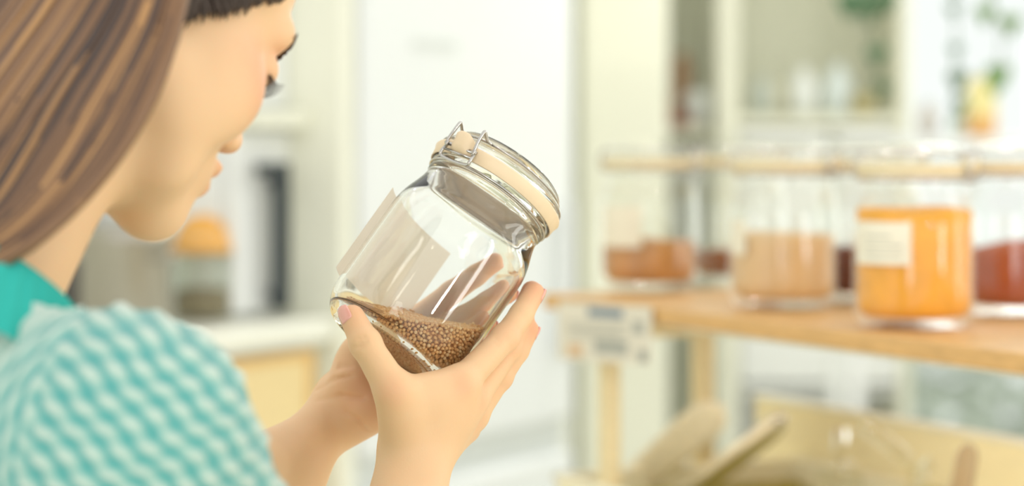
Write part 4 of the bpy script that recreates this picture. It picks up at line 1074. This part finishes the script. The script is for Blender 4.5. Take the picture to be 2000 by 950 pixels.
# cream upright beside the fridge
o = wbox(MB(), X(638), X(668)-.003, -.03, .60, 0, 2.6, .004).build('trim_3', M_CREAM); o['kind'] = 'structure'
o = wbox(MB(), X(1084)+.003, X(1112), .0, .62, 0, 2.7, .004).build('trim_4', M_WALL); o['kind'] = 'structure'
# tall white cabinet with black bar handle standing on the worktop
cz = 1.075
c = grp_at('wall_cabinet', X(560), cz, 'white cabinet with a long black bar handle, standing on the worktop', 'cabinet', .2)
x0, x1 = onwall(452, .08)+0, X(638)-.003
wb_(c, 'carcass', x0, x1, .10, .60, cz, 2.3, M_WHITE)
wb_(c, 'door', x0+.004, X(598), .075, .098, cz+.01, 1.385, M_WHITE, .004)
wb_(c, 'door', X(600), x1, .075, .098, cz+.01, 1.385, M_WHITE, .004)
wb_(c, 'ledge', x0, x1, .03, .10, 1.388, 1.418, M_CREAM, .003)
wb_(c, 'upper_door', x0+.004, x1, .075, .098, 1.422, 2.29, M_WHITE, .004)
h = wb_(c, 'bar_handle', X(546), X(569), .035, .052, cz+.015, 1.331, M_BLACK, .003)
wb_(c, 'handle_return', X(514), X(546), .035, .052, 1.312, 1.331, M_BLACK, .003)
wb_(c, 'handle_foot', X(550), X(565), .050, .076, 1.10, 1.12, M_BLACK, .002); wb_(c, 'handle_foot', X(550), X(565), .050, .076, 1.29, 1.31, M_BLACK, .002)
wb_(c, 'hinge_knob', X(628), X(637), .06, .075, 1.380, 1.402, M_SEAM, .002)
# worktop and base cabinets
w = grp_at('worktop', X(400), 1.04, 'white worktop above the pale beech cabinet', 'worktop', .3)
wb_(w, 'slab', X(-700), X(638)-.003, -.02, .60, cz-.040, cz, M_TOP, .006)
b = grp_at('base_cabinet', X(500), 0, 'pale beech base cabinet under the white worktop', 'cabinet', .3)
wb_(b, 'carcass', X(-690), X(638)-.004, .02, .60, .08, cz-.042, M_WHITE)
wb_(b, 'door', X(420), X(617), .0, .018, .12, cz-.052, M_BEECH, .003); wb_(b, 'top_edge', X(420), X(617), -.004, .0, cz-.066, cz-.052, M_BEECHD, .001)
wb_(b, 'edge_strip', X(604), X(617), -.004, .0, .12, cz-.066, M_BEECHD, .001)
wb_(b, 'door', X(160), X(417), .0, .018, .12, cz-.052, M_BEECH, .003); wb_(b, 'door', X(-260), X(157), .0, .018, .12, cz-.052, M_BEECH, .003); wb_(b, 'door', X(-680), X(-263), .0, .018, .12, cz-.052, M_BEECH, .003); wb_(b, 'plinth', X(-680), X(636), .05, .07, 0, .08, M_SEAM)
wp = lambda px, y, z: WM @ Vector((onwall(px, y), y, z))
# steel pot, black kettle, storage jar with an orange cloth top, canister
M_STEEL = mat('brushed_steel', (.46, .43, .37, 1), .34, metal=1., vary=.1, scale=5)
M_GREYP = mat('warm_grey_enamel', srgb(176, 168, 148), .35, vary=.1, scale=10)
def on_top(name, px, y, label, cat): p = wp(px, y, cz); return empty(name, p, label, cat), p
o, p = on_top('stock_pot', 245, .11, 'steel lidded pot on the worktop, below the chin', 'pot')
MB().lathe([(0, 0), (.066, 0), (.069, .004), (.069, .140), (.071, .142), (.068, .142), (.067, .01), (0, .008)], 40, c=p).build('pot_body', M_STEEL, o, True, world=True)
MB().lathe([(.071, .143), (.071, .148), (.058, .160), (.02, .168), (0, .169), (0, .165), (.055, .156), (.069, .143)], 40, c=p).build('lid', M_STEEL, o, True, world=True)
MB().lathe([(0, .168), (.006, .170), (.006, .178), (.013, .182), (.013, .188), (0, .191)], 20, c=p).build('knob', M_STEEL, o, True, world=True)
for s in (-1, 1):
    q = np.array(p); MB().tube(catmull([q+wn*s*.066+np.array([0, 0, .11])-wd*.02, q+wn*s*.092+np.array([0, 0, .115])-wd*.018, q+wn*s*.092+np.array([0, 0, .115])+wd*.018, q+wn*s*.066+np.array([0, 0, .11])+wd*.02], 5), .004, 8).build('pot_handle', M_STEEL, o, True, world=True)
o, p = on_top('kettle', 140, .36, 'dark kettle on the worktop beside the steel pot', 'kettle')
MB().lathe([(0, 0), (.062, 0), (.066, .01), (.060, .09), (.046, .150), (.030, .162), (0, .166)], 36, c=p).build('kettle_body', mat('kettle_black', srgb(84, 80, 74), .35), o, True, world=True)
q = np.array(p); MB().tube(catmull([q+wd*.05+[0, 0, .13], q+wd*.02+[0, 0, .205], q-wd*.04+[0, 0, .200], q-wd*.062+[0, 0, .11]], 6), .007, 8).build('handle', M_BLACK, o, True, world=True)
MB().tube([q-wd*.05+[0, 0, .07], q-wd*.085+[0, 0, .12], q-wd*.105+[0, 0, .15]], [.014, .010, .008], 10).build('spout', mat('kettle_spout', srgb(84, 80, 74), .35), o, True, world=True)
M_ORC = mat('orange_cloth', srgb(238, 178, 92), .9, vary=.08, scale=60, bump=.3, bscale=300)
o, p = on_top('covered_jar', 395, .13, 'glass storage jar with an orange cloth cover, on the worktop', 'jar')
MB().lathe([(0, 0), (.045, 0), (.050, .006), (.050, .105), (.040, .125), (.040, .140), (.037, .140), (.037, .124), (.047, .104), (.047, .010), (0, .006)], 40, c=p).build('glass_body', glass_mat('storage_glass', (.95, .97, .94, 1), 0), o, True, world=True)
V = []; Fc = []; prof = [(0, .172), (.012, .171), (.030, .162), (.040, .150), (.0425, .140), (.046, .128), (.056, .112), (.0545, .1115), (.043, .128), (.0405, .141), (.028, .158), (0, .166)]
for r, z in prof:
    for i in range(64):
        a = 2*PI*i/64; fr_ = (1+.06*math.sin(9*a)*max(0, (r-.042)/.014)); V.append((p[0]+r*fr_*math.cos(a), p[1]+r*fr_*math.sin(a), p[2]+z))
for j in range(len(prof)-1):
    for i in range(64): Fc.append((j*64+i, j*64+(i+1) % 64, (j+1)*64+(i+1) % 64, (j+1)*64+i))
mesh_obj('cloth_cover', V, Fc, M_ORC, o, True, world=True)
MB().tube([(p[0]+.0425*math.cos(a), p[1]+.0425*math.sin(a), p[2]+.136) for a in np.linspace(0, 2*PI, 33)[:-1]], .0018, 6, closed=True).build('tie', M_CREAM, o, True, world=True)
MB().lathe([(0, .008), (.045, .008), (.0465, .012), (.0465, .048), (.03, .052), (0, .054)], 32, c=p).build('filling', mat('brown_beans', srgb(150, 132, 104), .7, vary=.3, scale=90), o, True, world=True)
o, p = on_top('canister', 338, .22, 'pale grey canister between the steel pot and the covered jar', 'canister')
MB().lathe([(0, 0), (.032, 0), (.034, .003), (.034, .11), (.032, .113), (0, .113)], 32, c=p).build('canister_body', mat('canister_paint', srgb(206, 204, 190), .4), o, True, world=True)
MB().lathe([(.0345, .1135), (.0345, .124), (.027, .128), (0, .129)], 32, c=p).build('lid', M_STEEL, o, True, world=True)

# ------------------------------------------------------------ back of the room, right
# white display shelving in front of the back wall
d = empty('display_shelving', (.78, 6.6, 0), 'tall cream display shelving against the back wall', 'shelf')
x0, x1 = .515, 1.00; ya, yb = 6.42, 6.88
def bb(parent, name, x0, x1, y0, y1, z0, z1, m, bev=.004): return MB().box(((x0+x1)/2, (y0+y1)/2, (z0+z1)/2), (x1-x0, y1-y0, z1-z0), bev).build(name, m, parent, world=True)
bb(d, 'upright', x0, x0+.055, ya, yb, 0, 2.5, M_CREAM); bb(d, 'upright', x1-.03, x1, ya, yb, 0, 2.5, M_CREAM)
for z in (1.395, 1.98): bb(d, 'shelf', x0+.056, x1-.031, ya+.005, yb, z, z+.03, M_CREAM)
for z in (.40, .72): bb(d, 'shelf', x0+.056, x1-.031, ya+.02, yb, z, z+.02, M_WHITE)
bb(d, 'cupboard_door', x0+.058, .80, ya, ya+.02, .75, 1.385, M_WHITE); bb(d, 'cupboard_door', .806, x1-.033, ya, ya+.02, .75, 1.385, M_WHITE)
bb(d, 'back_panel', x0+.056, x1-.031, 6.86, 6.88, .1, 1.39, M_WHITE)
# ceramics on it
M_CER = mat('white_ceramic', srgb(238, 242, 240), .25, coat=.4); M_CERB = mat('pale_blue_ceramic', srgb(222, 232, 232), .25, coat=.4); M_CERG = mat('grey_ceramic', srgb(196, 204, 196), .35)
M_CLAY = mat('ochre_clay', srgb(190, 178, 126), .6, vary=.1, scale=30)
def vase(X_, Y_, Z_, r, h, m, label, name='vase', cat='vase', grp='ceramics on the display shelving', prof=None):
    o = empty(name, (X_, Y_, Z_), label, cat, grp)
    pr = prof or [(0, 0), (.62, 0), (.75, .03), (1, .35), (.96, .62), (.60, .85), (.42, .93), (.50, 1), (.44, 1), (.36, .93), (.5, .84), (.88, .6), (.9, .35), (.6, .06), (0, .05)]
    MB().lathe([(a*r, b*h) for a, b in pr], 32, c=(X_, Y_, Z_)).build('vessel', m, o, True, world=True); return o
zt = 1.4255
vase(.640, 6.56, zt, .028, .100, M_CERG, 'small grey ceramic vase, leftmost on the cream shelving')
vase(.690, 6.62, zt, .034, .085, mat('cream_ceramic', srgb(240, 238, 216), .3), 'squat cream ceramic vase, second from the left on the shelving')
vase(.745, 6.54, zt, .037, .120, M_CER, 'white round ceramic vase in the middle of the cream shelving')
vase(.832, 6.54, zt, .040, .130, M_CERB, 'pale blue ceramic vase, rightmost tall one on the shelving')
vase(.892, 6.50, zt, .030, .050, M_CLAY, 'low ochre clay pot at the right end of the shelving', name='clay_pot', cat='pot', prof=[(0, 0), (.7, 0), (1, .5), (1, 1), (.88, 1), (.85, .5), (.6, .1), (0, .1)])
# brown turned bottle and white cup left of the upright, on a corner ledge
o = MB().box((.425, 6.70, 1.385), (.165, .40, .03), .004).build('trim_5', M_CREAM); o['kind'] = 'structure'
vase(.438, 6.60, 1.4005, .038, .185, mat('brown_glaze', srgb(168, 128, 92), .35, vary=.25, scale=14), 'tall brown glazed bottle on the ledge left of the cream shelving', name='bottle', cat='bottle', grp=None,
     prof=[(0, 0), (.9, 0), (1, .06), (.98, .28), (.8, .42), (.5, .55), (.62, .66), (.66, .80), (.38, .95), (.40, 1), (.3, 1), (.25, .9), (0, .88)])
o = vase(.482, 6.54, 1.4005, .030, .088, M_CER, 'white ceramic cup in front of the brown bottle', name='cup', cat='cup', grp=None, prof=[(0, 0), (.6, 0), (.85, .15), (1, .6), (1, 1), (.93, 1), (.92, .6), (.78, .18), (0, .1)])
MB().tube(catmull([(.455, 6.53, 1.472), (.440, 6.52, 1.468), (.437, 6.52, 1.445), (.458, 6.53, 1.432)], 5), .004, 8).build('handle', M_CERB, o, True, world=True)
MB().lathe([(0, 0), (.036, 0), (.040, .012), (.037, .022), (.02, .024), (0, .024)], 28, c=(.418, 6.50, 1.4005)).build('red_dish', mat('red_clay', srgb(146, 84, 62), .5), None, True)
tag(bpy.data.objects['red_dish'], 'low red clay dish at the foot of the brown bottle', 'dish')
# grey bowls on the low shelves, seen under the oak shelf
vase(.872, 6.56, .7405, .040, .060, M_CERG, 'grey ceramic bowl on the low shelf, seen below the oak board', name='bowl', cat='bowl', prof=[(0, 0), (.5, 0), (.8, .4), (1, 1), (.94, 1), (.7, .4), (.3, .12), (0, .1)])

# plant stand by the window: cylinder planter with trailing ivy
M_LEAF = mat('ivy_leaf', srgb(122, 160, 92), .5, vary=.2, scale=30); M_LEAFD = mat('dark_leaf', srgb(92, 128, 92), .5, vary=.2, scale=30); M_STEM = mat('stem', srgb(120, 134, 104), .7)
def leaf_mesh(m):
    V = []; Fc = []
    out = [(0, 0), (.30, -.10), (.48, .10), (.42, .36), (.20, .62), (0, 1.0), (-.20, .62), (-.42, .36), (-.48, .10), (-.30, -.10)]
    for z in (0, -.012):
        V.append((0, .35, z+.07))
        for x, y in out: V.append((x, y, z-.10*abs(x)+.02*math.sin(7*y)))
    n = len(out)
    for i in range(n): j = (i+1) % n; Fc += [(0, 1+i, 1+j), (n+1, n+2+j, n+2+i), (1+i, n+2+i, n+2+j, 1+j)]
    me = bpy.data.meshes.new('leaf'); me.from_pydata(V, [], Fc); me.materials.append(m); me.polygons.foreach_set('use_smooth', [True]*len(me.polygons)); return me
LM1, LM2 = leaf_mesh(M_LEAF), leaf_mesh(M_LEAFD)
def leaf(parent, loc, size, me, az, tilt):
    o = bpy.data.objects.new('leaf', me); COL.objects.link(o); o.parent = parent
    M = Matrix.Translation(Vector(loc)) @ Matrix.Rotation(az, 4, 'Z') @ Matrix.Rotation(tilt, 4, 'X') @ Matrix.Scale(size, 4)
    o.matrix_basis = parent_world(parent).inverted() @ M; return o
YP = 5.6; YV = 5.25
def vine(label, top, pts, leaves, me, size):
    o = empty('hanging_vine', top, label, 'plant', 'vines trailing by the window')
    MB().tube(catmull([top]+pts, 5), .0022, 6).build('stem', M_STEM, o, True, world=True)
    for px, py, s in leaves: leaf(o, P(px, py, YV)+np.array([0, rnd.uniform(-.01, .01), 0]), size*s, me, rnd.uniform(-.6, .6), PI/2+PI+rnd.uniform(-.4, .4))
    return o
pl = lambda px, py: P(px, py, YV)
v = vine('long green vine trailing straight down beside the window mullion', pl(1862, -160), [pl(1868, 0), pl(1866, 120), pl(1868, 235)], [(1872, 140, 1.0), (1866, 90, .6), (1860, 10, .6), (1874, 190, .7), (1868, -60, 1.2), (1858, -110, 1)], LM2, .050)
v = vine('bright green vine with wide leaves at the right edge of the window', pl(1960, -160), [pl(1935, -20), pl(1955, 60), pl(1950, 165)], [(1924, 12, 1.0), (1974, 32, 1.0), (1951, 130, 1.2), (1945, 155, .9), (1940, -60, 1.2)], LM1, .048)
v = vine('faint vine hanging left of the bright window', pl(1690, -150), [pl(1700, 0), pl(1712, 100), pl(1725, 180)], [(1706, -10, 1.6), (1680, -15, 1.4), (1656, -12, 1.3), (1712, 92, 1.1), (1724, 160, .9), (1730, -15, 1.2)], LM2, .045)
# planter the vines grow from, on a high rail
M_RAIL = M_CREAM
o = empty('hanging_planter', P(1860, -170, YV), 'long planter rail high above the window', 'planter'); MB().box(tuple(P(1830, -200, YV)), (.42, .12, .10), .01).build('trough', M_RAIL, o, world=True)
for s in (-.18, .18): MB().tube([P(1830, -200, YV)+np.array([s, 0, .06]), P(1830, -200, YV)*V3(1, 1, 0)+V3(s, 0, 2.70)], .003, 6).build('hanging_cord', M_STEM, o, True, world=True)
# small table by the window with a two-tone yellow and orange pot and low greenery
tb = empty('window_table', (1.02, 5.6, 0), 'white table in front of the window, carrying the two-tone pot', 'table')
bb(tb, 'table_top', .70, 1.45, 5.40, 5.80, 1.345, 1.370, M_WHITE)
for tx in (.73, 1.42):
    for ty in (5.43, 5.77): bb(tb, 'leg', tx-.015, tx+.015, ty-.015, ty+.015, 0, 1.345, M_WHITE)
p = P(1917, 262, YP); p[2] = 1.3705
o = empty('two_tone_pot', p, 'tall pot, yellow above and orange below, beside the window vines', 'pot')
MB().lathe([(0, 0), (.026, 0), (.031, .004), (.034, .040), (.034, .048)], 32, c=p).build('pot_base', mat('orange_glaze', srgb(232, 180, 112), .4), o, True, world=True)
MB().lathe([(.034, .0482), (.034, .085), (.030, .115), (.024, .130), (.021, .130), (.027, .113), (.031, .085), (.031, .05), (0, .05)], 32, c=p).build('pot_neck', mat('yellow_glaze', srgb(234, 222, 158), .4), o, True, world=True)
p = P(1878, 262, YP+.03); p[2] = 1.3705
o = empty('small_herb', p, 'small green herb left of the two-tone pot', 'plant')
MB().lathe([(0, 0), (.020, 0), (.026, .030), (.023, .030), (.018, .004), (0, .004)], 24, c=p).build('pot', M_CER, o, True, world=True)
for k in range(12): leaf(o, np.array(p)+V3(rnd.uniform(-.012, .012), rnd.uniform(-.02, .02), .020+.02*rnd.random()), .030, LM1, rnd.uniform(0, 6.28), rnd.uniform(.4, 1.3))
p = P(1812, 262, YP+.02); p[2] = 1.3705
vase(p[0], p[1], p[2], .022, .078, mat('taupe_glaze', srgb(196, 190, 182), .4), 'slim taupe vase on the window table', grp=None)
# garden beyond the window: pale paving and clipped shrubs
struct('paving', MB().box((1.6, 9.6, -.06), (8, 5.2, .1)), mat('pale_paving', srgb(226, 228, 220), .8, vary=.05, scale=4))
M_SHRUB = mat('shrub_leaf', srgb(206, 214, 202), .7, vary=.2, scale=20)
def shrub(c, r, label):
    o = empty('garden_shrub', (c[0], c[1], -.01), label, 'shrub', 'shrubs beyond the window'); V = []; Fc = []; rr = np.random.RandomState(int(c[0]*100))
    for _ in range(300):
        q = rr.normal(size=3); q /= np.linalg.norm(q); q[2] = abs(q[2])*1.3-.25; ctr = np.array(c)+q*r*rr.uniform(.75, 1.0); ctr[2] = max(ctr[2], .02)
        a = rr.normal(size=3); a /= np.linalg.norm(a); b = np.cross(a, q); b /= np.linalg.norm(b)+1e-9; k = len(V); l = .055
        V += [ctr-a*l, ctr-b*l*.5, ctr+a*l, ctr+b*l*.5]; Fc.append((k, k+1, k+2, k+3))
    tag(mesh_obj('foliage', V, Fc, M_SHRUB, o, False, world=True), kind='stuff')
    MB().tube([(c[0], c[1], -.01), (c[0], c[1], c[2])], .03, 8).build('stem', M_STEM, o, True, world=True)
shrub((1.50, 8.9, .35), .34, 'round grey green shrub beyond the window, left one'); shrub((2.15, 9.2, .35), .36, 'round grey green shrub beyond the window, right one')
